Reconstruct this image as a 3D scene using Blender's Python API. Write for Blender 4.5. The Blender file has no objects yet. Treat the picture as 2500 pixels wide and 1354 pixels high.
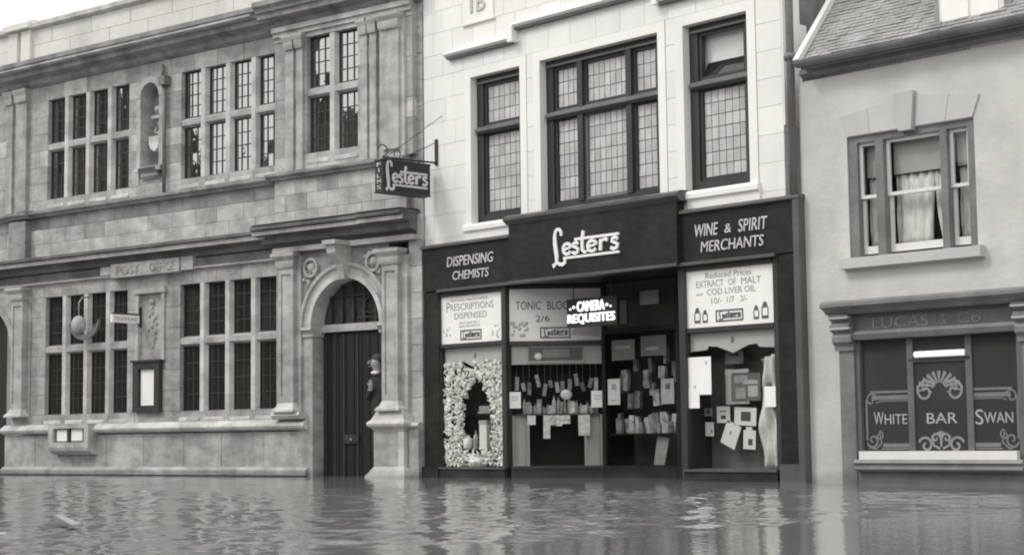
import bpy, bmesh, math, random
from mathutils import Matrix, Vector
import numpy as np
random.seed(7)
R = math.radians
SC = bpy.context.scene
COL = SC.collection

# ---------------------------------------------------------------- camera
cam_d = bpy.data.cameras.new('camera')
cam = bpy.data.objects.new('camera', cam_d)
COL.objects.link(cam)
right = Vector((0.67872854, 0.73428998, -0.01207452))
up = Vector((0.07589520, -0.05377994, 0.99566442))
fwd = Vector((-0.73045704, 0.67670226, 0.09223107))
M = Matrix((right, up, -fwd)).transposed().to_4x4()
M.translation = Vector((20.19308, -16.82857, 0.58943))
cam.matrix_world = M
cam_d.sensor_width = 36
cam_d.lens = 60.48
cam_d.clip_start = 0.1
cam_d.clip_end = 2000
SC.camera = cam

# ---------------------------------------------------------------- sky and sun (bright overcast)
SUN_AZ, SUN_EL = Vector((-0.42, -0.78)), 46      # the light comes from the front left
world = bpy.data.worlds.new('World')
SC.world = world
world.use_nodes = True
nt = world.node_tree
nt.nodes.clear()
sky = nt.nodes.new('ShaderNodeTexSky')
sky.sky_type = 'NISHITA'
sky.sun_disc = False
sky.sun_elevation = R(SUN_EL)
sky.sun_rotation = math.atan2(SUN_AZ.x, SUN_AZ.y)
sky.air_density = 2.0
sky.dust_density = 2.0
hs = nt.nodes.new('ShaderNodeHueSaturation')
hs.inputs['Saturation'].default_value = 0.0
tint = nt.nodes.new('ShaderNodeMix')
tint.data_type = 'RGBA'
tint.blend_type = 'MULTIPLY'
tint.inputs[0].default_value = 1.0
tint.inputs[7].default_value = (1.0, 0.985, 0.955, 1)
bg = nt.nodes.new('ShaderNodeBackground')
bg.inputs[1].default_value = 0.13
wo = nt.nodes.new('ShaderNodeOutputWorld')
nt.links.new(sky.outputs[0], hs.inputs['Color'])
cloud = nt.nodes.new('ShaderNodeMix')          # high even cloud over the sky
cloud.data_type = 'RGBA'
cloud.inputs[0].default_value = 0.8
cloud.inputs[7].default_value = (13.5, 13.5, 13.5, 1)
nt.links.new(hs.outputs[0], cloud.inputs[6])
nt.links.new(cloud.outputs[2], tint.inputs[6])
nt.links.new(tint.outputs[2], bg.inputs[0])
nt.links.new(bg.outputs[0], wo.inputs[0])
sun_d = bpy.data.lights.new('sun', 'SUN')
sun_d.energy = 1.2
sun_d.angle = R(14)
sun_d.color = (1.0, 0.985, 0.955)
sun = bpy.data.objects.new('sun', sun_d)
COL.objects.link(sun)
sv = Vector((SUN_AZ.x, SUN_AZ.y, 0)).normalized() * math.cos(R(SUN_EL)) + Vector((0, 0, math.sin(R(SUN_EL))))
sun.rotation_euler = sv.to_track_quat('Z', 'Y').to_euler()
sun.location = (0, -20, 30)
SC.view_settings.view_transform = 'Standard'
SC.view_settings.look = 'None'
SC.view_settings.gamma = 1.0
SC.view_settings.exposure = 0.0
SC.view_settings.use_curve_mapping = False
SC.render.engine = 'CYCLES'
SC.cycles.max_bounces = 8
SC.cycles.transparent_max_bounces = 12
SC.cycles.filter_width = 2.0

# ---------------------------------------------------------------- materials
MT = {}


def mat(name, col, rough=0.8, var=0.18, scale=2.5, stretch=(1, 1, 1), bump=0.15, bscale=45, rnd=0.0, spec=0.4,
        stain=None, metal=0.0, wet=0.0, blot=None):
    """procedural surface: base colour, soft mottling, fine relief, an own shade per piece, stains"""
    m = bpy.data.materials.new(name)
    m.use_nodes = True
    t = m.node_tree
    N, L = t.nodes, t.links
    b = N['Principled BSDF']
    b.inputs['Roughness'].default_value = rough
    b.inputs['Specular IOR Level'].default_value = spec
    b.inputs['Metallic'].default_value = metal
    g = N.new('ShaderNodeNewGeometry')

    def noise(sc, st, det=5):
        mp = N.new('ShaderNodeMapping')
        mp.inputs['Scale'].default_value = st
        n = N.new('ShaderNodeTexNoise')
        n.inputs['Scale'].default_value = sc
        n.inputs['Detail'].default_value = det
        L.new(g.outputs['Position'], mp.inputs[0])
        L.new(mp.outputs[0], n.inputs['Vector'])
        return n

    def rng(src, a, c, lo, hi):
        r = N.new('ShaderNodeMapRange')
        r.inputs[1].default_value, r.inputs[2].default_value = a, c
        r.inputs[3].default_value, r.inputs[4].default_value = lo, hi
        L.new(src, r.inputs[0])
        return r.outputs[0]

    def mul(x, y):
        k = N.new('ShaderNodeMath')
        k.operation = 'MULTIPLY'
        L.new(x, k.inputs[0])
        L.new(y, k.inputs[1])
        return k.outputs[0]
    f = rng(noise(scale, stretch).outputs['Fac'], 0.25, 0.75, 1 - var, 1 + var)
    f = mul(f, rng(noise(scale * 9, (1, 1, 1), 3).outputs['Fac'], 0.25, 0.75, 1 - var * .4, 1 + var * .4))
    if rnd:
        oi = N.new('ShaderNodeObjectInfo')
        f = mul(f, rng(oi.outputs['Random'], 0, 1, 1 - rnd, 1 + rnd))
    if stain:
        amt, ssc, sst, lo, hi = stain
        f = mul(f, rng(noise(ssc, sst, 6).outputs['Fac'], lo, hi, 1, 1 - amt))
    if blot:                                   # crusts and scoured patches with ragged borders
        amt, ssc, sst, lo, hi = blot
        f = mul(f, rng(noise(ssc, sst, 9).outputs['Fac'], lo, hi, 1 + amt, 1 - amt))
    if wet:                                    # soaked band and tide mark just over the flood
        sx = N.new('ShaderNodeSeparateXYZ')
        L.new(g.outputs['Position'], sx.inputs[0])
        nz = rng(noise(1.6, (1, 1, .4), 6).outputs['Fac'], .3, .7, -.07, .07)
        ad = N.new('ShaderNodeMath')
        L.new(sx.outputs['Z'], ad.inputs[0])
        L.new(nz, ad.inputs[1])
        f = mul(f, rng(ad.outputs[0], .05, .15, 1 - wet, 1))
    mx = N.new('ShaderNodeMix')
    mx.data_type = 'RGBA'
    mx.blend_type = 'MULTIPLY'
    mx.inputs[0].default_value = 1.0
    mx.inputs[6].default_value = (*col, 1)
    L.new(f, mx.inputs[7])
    L.new(mx.outputs[2], b.inputs['Base Color'])
    if bump:
        bp = N.new('ShaderNodeBump')
        bp.inputs['Strength'].default_value = bump
        bp.inputs['Distance'].default_value = 0.02
        L.new(noise(bscale, (1, 1, 1), 4).outputs['Fac'], bp.inputs['Height'])
        L.new(bp.outputs[0], b.inputs['Normal'])
    MT[name] = m
    return m


def gr(v, warm=0.0):
    """grey albedo, warm>0 towards cream, warm<0 towards green grey"""
    return (v * (1 + .04 * warm), v, v * (1 - .06 * warm)) if warm >= 0 else (v * (1 + .05 * warm), v, v * (1 + .015 * warm))


STREAK = (2.2, 2.2, .35)
BLOT = (.15, 4.5, (.7, .7, 1.2), .40, .62)
mat('limestone', gr(.365, .35), .85, .22, 1.3, (1, 1, .6), .5, 22, rnd=.035, stain=(.34, 1.1, STREAK, .5, .72), wet=.4, blot=BLOT)
mat('pale_limestone', gr(.46, .5), .85, .16, 1.6, (1, 1, .6), .4, 22, rnd=.06, stain=(.32, 1.4, STREAK, .55, .75), blot=BLOT)
mat('sooty_limestone', gr(.255, .1), .9, .22, 1.6, (1, 1, .5), .5, 22, rnd=.06, stain=(.35, 1.3, STREAK, .5, .7), wet=.4, blot=BLOT)
mat('grimy_shaded_stone', gr(.125, -.2), .9, .3, 1.8, (1, 1, .5), .4, 25, stain=(-.45, 1.2, (1.2, 1.2, .8), .5, .75), blot=BLOT)  # dark tone holds soot plus the shade under the lower cornice
mat('parapet_stone', gr(.66, .5), .85, .1, 1.3, (1, 1, .6), .25, 30, rnd=.04, stain=(.18, .8, STREAK, .5, .75))
mat('dressed_stone', gr(.40, .4), .85, .2, 1.5, (1, 1, .5), .35, 24, stain=(.32, 1.3, STREAK, .52, .75), wet=.4, blot=BLOT)
mat('bright_stone', gr(.52, .5), .85, .16, 2.5, (1, 1, .8), .3, 24, stain=(.3, 2, STREAK, .55, .75), wet=.4, blot=(.14, 3, (.8, .8, 1.3), .42, .6))
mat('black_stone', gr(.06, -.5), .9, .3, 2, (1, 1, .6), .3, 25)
mat('mortar', gr(.34, .2), .95, .2)
mat('faience', gr(.80, .35), .38, .05, 1.2, (1, 1, 1), .04, 14, rnd=.035, spec=.5, stain=(.14, .9, STREAK, .55, .75))
mat('faience_trim', gr(.84, .35), .4, .05, 1.2, (1, 1, 1), .04, 14, spec=.5, stain=(.12, 1.2, STREAK, .55, .75))
mat('grout', gr(.73, .2), .95, .1)
mat('render_paint', gr(.58, .45), .85, .06, .9, (1, 1, 1.6), .5, 9, stain=(.16, .8, (1.4, 1.4, .5), .5, .75), wet=.28, blot=(.05, 1.7, (1, 1, 1), .4, .62))
mat('lintel_paint', gr(.51, .3), .8, .06, 2, (1, 1, 1), .1, 20, rnd=.05)
mat('shop_black', gr(.021, -.8), .4, .25, 1.6, (1, 1, .7), .06, 20, spec=.22, stain=(-.5, 1.1, (1.4, 1.4, .9), .5, .75), wet=-.5, blot=(.2, 9, (.6, .6, 1.4), .4, .65))
mat('shop_edge', gr(.10, -.6), .35, .2, 3)
mat('frame_paint', gr(.042, -.5), .45, .25, 3, (1, 1, .5), .08, 30)
mat('frame_light', gr(.16, -.4), .45, .2, 3, (1, 1, .5), .08, 30)
mat('lead', gr(.14, -.3), .7, .2)
mat('etched_bright', gr(.42, -.1), .7, .15, 14)
mat('letter_worn', gr(.235, -.1), .6, .25, 8)
mat('sign_black', gr(.024, -.5), .6, .2, 4)
mat('iron', gr(.045, -.5), .55, .25, 6)
mat('pub_paint', gr(.205, -.5), .45, .16, 2.2, (1, 1, .5), .06, 25, stain=(.25, 1.5, STREAK, .5, .75), wet=.3, blot=(.10, 6, (.6, .6, 1.4), .4, .65))
mat('pub_dark', gr(.135, -.5), .45, .2, 2.2)
mat('white_paint', gr(.74, .3), .5, .06, 3)
mat('cream_paint', gr(.5, .3), .5, .08, 3)
mat('roof_tile', gr(.31, .2), .85, .3, 3, (1, 1, 1), .3, 40, stain=(.35, 1.2, (1, 1, 1), .5, .7))
mat('gutter', gr(.18, -.4), .6, .3, 2.5)
mat('brick_dark', gr(.2, .1), .9, .3, 6)
mat('paper', gr(.87, .35), .7, .04, 4, bump=.03)
mat('paper_grey', gr(.5, .2), .7, .1, 8)
mat('card_dim', gr(.34, .2), .7, .2, 9)
mat('ink', gr(.10), .7, .15, 10)
mat('ink_soft', gr(.30, .2), .7, .15, 10)
mat('letter_white', gr(.85, .2), .45, .06, 4)
mat('letter_dull', gr(.6, .1), .5, .16, 6)
mat('etched', gr(.26, -.1), .75, .12, 14)
mat('etched_dull', gr(.19, -.2), .8, .12, 14)
mat('packet', gr(.9, .3), .5, .3, 14, rnd=.06)
mat('goods', gr(.66, .2), .45, .55, 26, rnd=.42)
mat('goods_dim', gr(.34, 0), .5, .6, 11, rnd=.5)
mat('black_cloth', gr(.02, -.4), .8, .3, 5)
mat('display_wood', gr(.17, 0), .5, .2, 4)
mat('pelmet', gr(.60, .3), .6, .08, 5)
mat('fabric', gr(.82, .3), .8, .3, 7, (1, 1, .5), .3, 25, stain=(.75, 4.5, (1, 1, .6), .58, .66))
mat('lace', gr(.85, .2), .9, .25, 12, (1, 1, .4), .3, 40)
mat('room_dark', gr(.055, -.4), .9, .2)
mat('door_oak', gr(.015, -.5), .5, .3, 4, (4, 4, .3), .15, 30)
mat('brass', gr(.3, .6), .4, .2, 6)
mat('skin', gr(.38, .4), .6, .08, 9)
mat('hair', gr(.06), .7, .3, 20)
mat('coat', gr(.035, -.2), .9, .25, 12)
mat('driftwood', gr(.26, .1), .8, .3, 8, (1, 6, 6))
mat('asphalt', gr(.05), .9, .2)
mat('town_brick', gr(.05, .1), .9, .3, 2)


def glass_mat(name, gloss, tint_v, rough=.02, bump=.02):
    """window glass seen against a dark or curtained room: reflecting film over a dark body"""
    m = bpy.data.materials.new(name)
    m.use_nodes = True
    t = m.node_tree
    N, L = t.nodes, t.links
    N.remove(N['Principled BSDF'])
    d = N.new('ShaderNodeBsdfDiffuse')
    d.inputs[0].default_value = (*tint_v, 1)
    gl = N.new('ShaderNodeBsdfGlossy')
    gl.inputs['Roughness'].default_value = rough
    g = N.new('ShaderNodeNewGeometry')
    n = N.new('ShaderNodeTexNoise')
    n.inputs['Scale'].default_value = 5
    L.new(g.outputs['Position'], n.inputs['Vector'])
    bp = N.new('ShaderNodeBump')
    bp.inputs['Strength'].default_value = bump
    bp.inputs['Distance'].default_value = .05
    L.new(n.outputs[0], bp.inputs['Height'])
    L.new(bp.outputs[0], gl.inputs['Normal'])
    mx = N.new('ShaderNodeMixShader')
    mx.inputs[0].default_value = gloss
    L.new(d.outputs[0], mx.inputs[1])
    L.new(gl.outputs[0], mx.inputs[2])
    L.new(mx.outputs[0], N['Material Output'].inputs[0])
    MT[name] = m


glass_mat('office_glass', .46, gr(.022, -.6))
glass_mat('hall_glass', .10, gr(.024, -.6))
glass_mat('bar_glass', .09, gr(.055, -.6))


def net_mat(name, col, var, gloss):
    m = mat(name, col, .5, var, 5, (1, 1, .6), .1, 30, rnd=.13)
    m.node_tree.nodes['Principled BSDF'].inputs['Coat Weight'].default_value = gloss
    m.node_tree.nodes['Principled BSDF'].inputs['Coat Roughness'].default_value = .05


net_mat('obscured_glass', gr(.50, .15), .2, .5)


def clear_glass(name, refl):
    m = bpy.data.materials.new(name)
    m.use_nodes = True
    t = m.node_tree
    N, L = t.nodes, t.links
    N.remove(N['Principled BSDF'])
    tr = N.new('ShaderNodeBsdfTransparent')
    tr.inputs[0].default_value = (.93, .94, .93, 1)
    gl = N.new('ShaderNodeBsdfGlossy')
    gl.inputs['Roughness'].default_value = .01
    fr = N.new('ShaderNodeFresnel')
    fr.inputs[0].default_value = 1.5
    mu = N.new('ShaderNodeMath')
    mu.operation = 'MULTIPLY'
    mx = N.new('ShaderNodeMixShader')
    gb = N.new('ShaderNodeNewGeometry')
    iv = N.new('ShaderNodeMath')               # the film reflects on its outer side only
    iv.operation = 'SUBTRACT'
    iv.inputs[0].default_value = refl
    L.new(gb.outputs['Backfacing'], iv.inputs[1])
    L.new(iv.outputs[0], mu.inputs[1])
    L.new(fr.outputs[0], mu.inputs[0])
    L.new(mu.outputs[0], mx.inputs[0])
    L.new(tr.outputs[0], mx.inputs[1])
    L.new(gl.outputs[0], mx.inputs[2])
    L.new(mx.outputs[0], N['Material Output'].inputs[0])
    MT[name] = m


clear_glass('shop_glass', 1.0)


def emit_mat(name, col, s):
    m = bpy.data.materials.new(name)
    m.use_nodes = True
    b = m.node_tree.nodes['Principled BSDF']
    b.inputs['Base Color'].default_value = (.8, .8, .8, 1)
    b.inputs['Emission Color'].default_value = (*col, 1)
    b.inputs['Emission Strength'].default_value = s
    MT[name] = m


emit_mat('neon', (1, .98, .95), 1.25)
emit_mat('tube_light', (1, .98, .93), .6)


def water_mat():
    m = bpy.data.materials.new('flood_water')
    m.use_nodes = True
    t = m.node_tree
    N, L = t.nodes, t.links
    b = N['Principled BSDF']
    b.inputs['Base Color'].default_value = (*gr(.19, .0), 1)
    b.inputs['Roughness'].default_value = .05
    b.inputs['IOR'].default_value = 1.5
    g = N.new('ShaderNodeNewGeometry')
    mp = N.new('ShaderNodeMapping')
    mp.inputs['Scale'].default_value = (1, 1, 1)
    n = N.new('ShaderNodeTexNoise')
    n.inputs['Scale'].default_value = 13
    n.inputs['Detail'].default_value = 3
    L.new(g.outputs['Position'], mp.inputs[0])
    L.new(mp.outputs[0], n.inputs['Vector'])
    bp = N.new('ShaderNodeBump')
    bp.inputs['Strength'].default_value = .05
    bp.inputs['Distance'].default_value = .05
    L.new(n.outputs[0], bp.inputs['Height'])
    L.new(bp.outputs[0], b.inputs['Normal'])
    MT['flood_water'] = m


water_mat()

# ---------------------------------------------------------------- frames: u along a front, v into the building, z above the water
A_PO, A_PU, A_SP = 0.157978, 0.010546, R(47)
FR = {'PO': (0.0, 0.0, A_PO), 'LE': (0.0, 0.0, 0.0), 'PU': (7.22978, 0.0, A_PU), 'SP': (1.93, .03, A_SP)}
ORG = {}


def W(fr, u, v, z):
    x, y, a = FR[fr]
    return Vector((x + u * math.cos(a) - v * math.sin(a), y + u * math.sin(a) + v * math.cos(a), z))


def link(o, parent=None):
    COL.objects.link(o)
    if parent is not None:
        o.parent = parent
        ORG[o.name] = ORG[parent.name]
    return o


def tag(o, label=None, cat=None, group=None, kind=None):
    if label: o['label'] = label
    if cat: o['category'] = cat
    if group: o['group'] = group
    if kind: o['kind'] = kind
    return o


def thing(name, label, cat, fr, u, v, z, group=None):
    o = bpy.data.objects.new(name, None)
    o.empty_display_size = .2
    COL.objects.link(o)
    o.location = W(fr, u, v, z)
    o.rotation_euler = (0, 0, FR[fr][2])
    ORG[o.name] = (u, v, z)
    return tag(o, label, cat, group)


class MB:
    """collects shapes in frame coordinates (u, v, z) and links them as one mesh"""

    def __init__(s):
        s.V, s.F, s.S = [], [], []

    def add(s, vs, fs, smooth=False):
        n = len(s.V)
        s.V += [tuple(v) for v in vs]
        s.F += [[i + n for i in f] for f in fs]
        s.S += [smooth] * len(fs)
        return s

    def box(s, u0, u1, v0, v1, z0, z1):
        return s.add([(u, v, z) for z in (z0, z1) for v in (v0, v1) for u in (u0, u1)],
                     [(0, 1, 3, 2), (4, 6, 7, 5), (0, 4, 5, 1), (1, 5, 7, 3), (3, 7, 6, 2), (2, 6, 4, 0)])

    def prism(s, poly, v0, v1):
        """outline in (u, z) pushed from v0 to v1"""
        n = len(poly)
        return s.add([(u, v0, z) for u, z in poly] + [(u, v1, z) for u, z in poly],
                     [list(range(n)), list(range(2 * n - 1, n - 1, -1))] +
                     [(i, i + n, (i + 1) % n + n, (i + 1) % n) for i in range(n)])

    def mould(s, prof, u0, u1):
        """profile in (v, z) run along the front"""
        n = len(prof)
        return s.add([(u0, v, z) for v, z in prof] + [(u1, v, z) for v, z in prof],
                     [list(range(n)), list(range(2 * n - 1, n - 1, -1))] +
                     [(i, i + n, (i + 1) % n + n, (i + 1) % n) for i in range(n)])

    def plan(s, poly, z0, z1):
        """outline in (u, v) raised from z0 to z1"""
        n = len(poly)
        return s.add([(u, v, z0) for u, v in poly] + [(u, v, z1) for u, v in poly],
                     [list(range(n)), list(range(2 * n - 1, n - 1, -1))] +
                     [(i, i + n, (i + 1) % n + n, (i + 1) % n) for i in range(n)])

    def tube(s, pts, r, k=8):
        pts = [Vector(p) for p in pts]
        rings = []
        for i, p in enumerate(pts):
            d = (pts[min(i + 1, len(pts) - 1)] - pts[max(i - 1, 0)]).normalized()
            a = d.cross(Vector((0, 0, 1)))
            if a.length < .1: a = d.cross(Vector((1, 0, 0)))
            a.normalize()
            b = d.cross(a)
            rr = r[i] if isinstance(r, (list, tuple)) else r
            rings.append([p + rr * (math.cos(t) * a + math.sin(t) * b) for t in [2 * math.pi * j / k for j in range(k)]])
        vs = [v for q in rings for v in q]
        fs = [(i * k + j, i * k + (j + 1) % k, (i + 1) * k + (j + 1) % k, (i + 1) * k + j) for i in range(len(pts) - 1) for j in range(k)]
        fs += [list(range(k - 1, -1, -1)), [len(vs) - k + j for j in range(k)]]
        return s.add(vs, fs, True)

    def lathe(s, u, v, prof, k=14):
        """(radius, z) turned about the upright axis at u, v"""
        vs = [(u + r * math.cos(2 * math.pi * j / k), v + r * math.sin(2 * math.pi * j / k), z) for r, z in prof for j in range(k)]
        n = len(prof)
        fs = [(i * k + j, i * k + (j + 1) % k, (i + 1) * k + (j + 1) % k, (i + 1) * k + j) for i in range(n - 1) for j in range(k)]
        fs += [list(range(k - 1, -1, -1)), [(n - 1) * k + j for j in range(k)]]
        return s.add(vs, fs, True)

    def ball(s, c, r, k=12, m=8):
        rx, ry, rz = r if isinstance(r, (list, tuple)) else (r, r, r)
        vs = [(c[0] + rx * math.sin(math.pi * i / m) * math.cos(2 * math.pi * j / k),
               c[1] + ry * math.sin(math.pi * i / m) * math.sin(2 * math.pi * j / k),
               c[2] + rz * math.cos(math.pi * i / m)) for i in range(1, m) for j in range(k)]
        vs += [(c[0], c[1], c[2] + rz), (c[0], c[1], c[2] - rz)]
        n = len(vs)
        fs = [(i * k + j, (i + 1) * k + j, (i + 1) * k + (j + 1) % k, i * k + (j + 1) % k) for i in range(m - 2) for j in range(k)]
        fs += [(n - 2, j, (j + 1) % k) for j in range(k)] + [(n - 1, (m - 2) * k + (j + 1) % k, (m - 2) * k + j) for j in range(k)]
        return s.add(vs, fs, True)

    def step(s, u0, u1, v, vb, pts):
        """moulded cap or base returning round its sides: (projection, z) from one end to the other"""
        vs = []
        for p, z in pts:
            vs += [(u0 - p, v - p, z), (u1 + p, v - p, z), (u1 + p, vb, z), (u0 - p, vb, z)]
        n = len(pts)
        fs = [(0, 1, 2, 3), (4 * n - 1, 4 * n - 2, 4 * n - 3, 4 * n - 4)]
        for i in range(n - 1):
            fs += [(4 * i + j, 4 * i + (j + 1) % 4, 4 * i + 4 + (j + 1) % 4, 4 * i + 4 + j) for j in range(4)]
        return s.add(vs, fs)

    def ring(s, cu, cz, r0, r1, a0, a1, v0, v1, k=28):
        """arched band between two radii, standing in the plane of the front"""
        A = [a0 + (a1 - a0) * i / k for i in range(k + 1)]
        vs = []
        for a in A:
            for r, v in ((r0, v0), (r1, v0), (r1, v1), (r0, v1)):
                vs.append((cu + r * math.cos(a), v, cz + r * math.sin(a)))
        fs = []
        for i in range(k):
            for j in range(4):
                fs.append((i * 4 + j, i * 4 + (j + 1) % 4, i * 4 + 4 + (j + 1) % 4, i * 4 + 4 + j))
        if abs(abs(a1 - a0) - 2 * math.pi) > 1e-4:
            fs += [(0, 1, 2, 3), [4 * k + 3, 4 * k + 2, 4 * k + 1, 4 * k]]
        return s.add(vs, fs)

    def ribbon(s, pts, w, v, d=.006):
        """a painted or raised stroke of width w (number or list) along points (u, z)"""
        n = len(pts)
        P = [Vector(p) for p in pts]
        vs = []
        for i, p in enumerate(P):
            t = P[min(i + 1, n - 1)] - P[max(i - 1, 0)]
            t = t.normalized() if t.length > 1e-9 else Vector((1, 0))
            q = Vector((-t.y, t.x)) * ((w[i] if isinstance(w, (list, tuple)) else w) / 2)
            a, b = p + q, p - q
            vs += [(a.x, v - d, a.y), (b.x, v - d, b.y), (b.x, v, b.y), (a.x, v, a.y)]
        fs = [(0, 3, 2, 1), (4 * n - 4, 4 * n - 3, 4 * n - 2, 4 * n - 1)]
        for i in range(n - 1):
            for j in range(4):
                fs.append((4 * i + j, 4 * i + (j + 1) % 4, 4 * i + 4 + (j + 1) % 4, 4 * i + 4 + j))
        return s.add(vs, fs)

    def mesh(s, name, m, org):
        me = bpy.data.meshes.new(name)
        me.from_pydata([(a - org[0], b - org[1], c - org[2]) for a, b, c in s.V], [], s.F)
        me.polygons.foreach_set('use_smooth', s.S)
        bm = bmesh.new()
        bm.from_mesh(me)
        bmesh.ops.recalc_face_normals(bm, faces=bm.faces)
        bm.to_mesh(me)
        bm.free()
        me.materials.append(MT[m])
        return me

    def build(s, name, m, parent, label=None, kind=None):
        o = bpy.data.objects.new(name, s.mesh(name, m, ORG[parent.name]))
        link(o, parent)
        return tag(o, label, None, None, kind)

    def solo(s, name, m, label, cat, fr, org, group=None, kind=None):
        o = bpy.data.objects.new(name, s.mesh(name, m, org))
        COL.objects.link(o)
        o.location = W(fr, *org)
        o.rotation_euler = (0, 0, FR[fr][2])
        ORG[o.name] = org
        return tag(o, label, cat, group, kind)


def B(*a):
    return MB().box(*a)


UNIT = {}


def blk(name, m, parent, u0, u1, v0, v1, z0, z1, rx=0, rz=0, ry=0, inset=.012):
    """a block, tile or pane of its own; all of one material share a mesh with an eased front edge"""
    key = (m, inset)
    if key not in UNIT:
        i = .5 - inset
        vs = [(-i, -.5, -i), (i, -.5, -i), (i, -.5, i), (-i, -.5, i), (-.5, -.4, -.5), (.5, -.4, -.5), (.5, -.4, .5), (-.5, -.4, .5),
              (-.5, .5, -.5), (.5, .5, -.5), (.5, .5, .5), (-.5, .5, .5)]
        fs = [(0, 1, 2, 3)] + [(4 + j, 4 + (j + 1) % 4, (j + 1) % 4, j) for j in range(4)] + \
             [(8 + j, 8 + (j + 1) % 4, 4 + (j + 1) % 4, 4 + j) for j in range(4)] + [(11, 10, 9, 8)]
        UNIT[key] = MB().add(vs, fs).mesh('block', m, (0, 0, 0))
    o = bpy.data.objects.new(name, UNIT[key])
    link(o, parent)
    g = ORG[parent.name]
    o.location = ((u0 + u1) / 2 - g[0], (v0 + v1) / 2 - g[1], (z0 + z1) / 2 - g[2])
    o.scale = (u1 - u0, v1 - v0, z1 - z0)
    o.rotation_euler = (rx, ry, rz)
    return o


def courses(z0, z1, h):
    n = max(1, round((z1 - z0) / h))
    return [(z0 + (z1 - z0) * i / n, z0 + (z1 - z0) * (i + 1) / n) for i in range(n)]


def lay(name, pick, parent, u0, u1, v, depth, rows, avg, holes=(), gap=.003, jitter=.25, proud=.004, inset=.006):
    """masonry: every course between its openings is cut into blocks with broken joints"""
    for ri, (a, b) in enumerate(rows):
        free = [(u0, u1)]
        for (h0, h1, k0, k1) in holes:
            if k0 < b - .02 and k1 > a + .02:
                nx = []
                for f0, f1 in free:
                    if h0 > f0 + .01: nx.append((f0, min(f1, h0)))
                    if h1 < f1 - .01: nx.append((max(f0, h1), f1))
                    if not (h0 > f0 + .01 or h1 < f1 - .01): pass
                free = [(x, y) for x, y in nx if y - x > .02]
        for f0, f1 in free:
            n = max(1, round((f1 - f0) / avg))
            cuts = [f0 + (f1 - f0) * i / n for i in range(n + 1)]
            off = (f1 - f0) / n * (.5 if ri % 2 else 0)
            if n > 1:
                if off:
                    cuts = [f0] + [c - off for c in cuts[1:]] + [f1]
                cuts = [cuts[0]] + [c + random.uniform(-jitter, jitter) * .3 * (f1 - f0) / n for c in cuts[1:-1]] + [cuts[-1]]
            for x, y in zip(cuts[:-1], cuts[1:]):
                if y - x < .03: continue
                m = pick(ri, (x + y) / 2) if callable(pick) else pick
                blk(name, m, parent, x + gap / 2, y - gap / 2, v - random.uniform(0, proud), v + depth, a + gap / 2, b - gap / 2, inset=inset)


def backing(name, m, parent, u0, u1, z0, z1, v, holes=()):
    """pointing just behind the faces of the masonry, left open at the windows"""
    zs = sorted({z0, z1} | {z for h in holes for z in h[2:] if z0 < z < z1})
    mb = MB()
    for a, b in zip(zs[:-1], zs[1:]):
        x = u0
        for h0, h1, k0, k1 in sorted(holes):
            if k0 <= a + 1e-6 and k1 >= b - 1e-6:
                if h0 - .01 > x: mb.box(x, h0 - .01, v, v + .02, a, b)
                x = max(x, h1 + .01)
        if x < u1: mb.box(x, u1, v, v + .02, a, b)
    return mb.build(name, m, parent)


# ---------------------------------------------------------------- lettering
FONT = {}


def text_mesh(s):
    if s not in FONT:
        cu = bpy.data.curves.new('lettering', 'FONT')
        cu.body = s
        cu.size = 1.0
        cu.extrude = .5
        cu.resolution_u = 3
        o = bpy.data.objects.new('lettering', cu)
        COL.objects.link(o)
        bpy.context.view_layer.update()
        dg = bpy.context.evaluated_depsgraph_get()
        me = bpy.data.meshes.new_from_object(o.evaluated_get(dg))
        V_ = [tuple(v.co) for v in me.vertices]
        F_ = [list(p.vertices) for p in me.polygons]
        bpy.data.objects.remove(o)
        bpy.data.curves.remove(cu)
        bpy.data.meshes.remove(me)
        x0, x1 = min(v[0] for v in V_), max(v[0] for v in V_)
        y0, y1 = min(v[1] for v in V_), max(v[1] for v in V_)
        FONT[s] = ([((a - x0) / (x1 - x0), (b - y0) / (y1 - y0), c) for a, b, c in V_], F_)
    return FONT[s]


class TX:
    """words of a sign, each linked as a piece of its own"""

    def __init__(s):
        s.M = []

    def build(s, name, m, parent, label=None):
        for q in s.M:
            q.build(name, m, parent, label)


def put_text(mb, s, u0, u1, z0, z1, v, d=.006, slant=0.0):
    if isinstance(mb, TX):
        mb.M.append(put_text(MB(), s, u0, u1, z0, z1, v, d, slant))
        return mb
    V_, F_ = text_mesh(s)
    h = z1 - z0
    mb.add([(u0 + a * (u1 - u0) + slant * (b - .5) * h, v - d * (c + .5), z0 + b * h) for a, b, c in V_], F_)
    return mb


def arcp(cx, cz, rx, rz, a0, a1, n=14):
    return [(cx + rx * math.cos(R(a0 + (a1 - a0) * i / n)), cz + rz * math.sin(R(a0 + (a1 - a0) * i / n))) for i in range(n + 1)]


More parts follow.
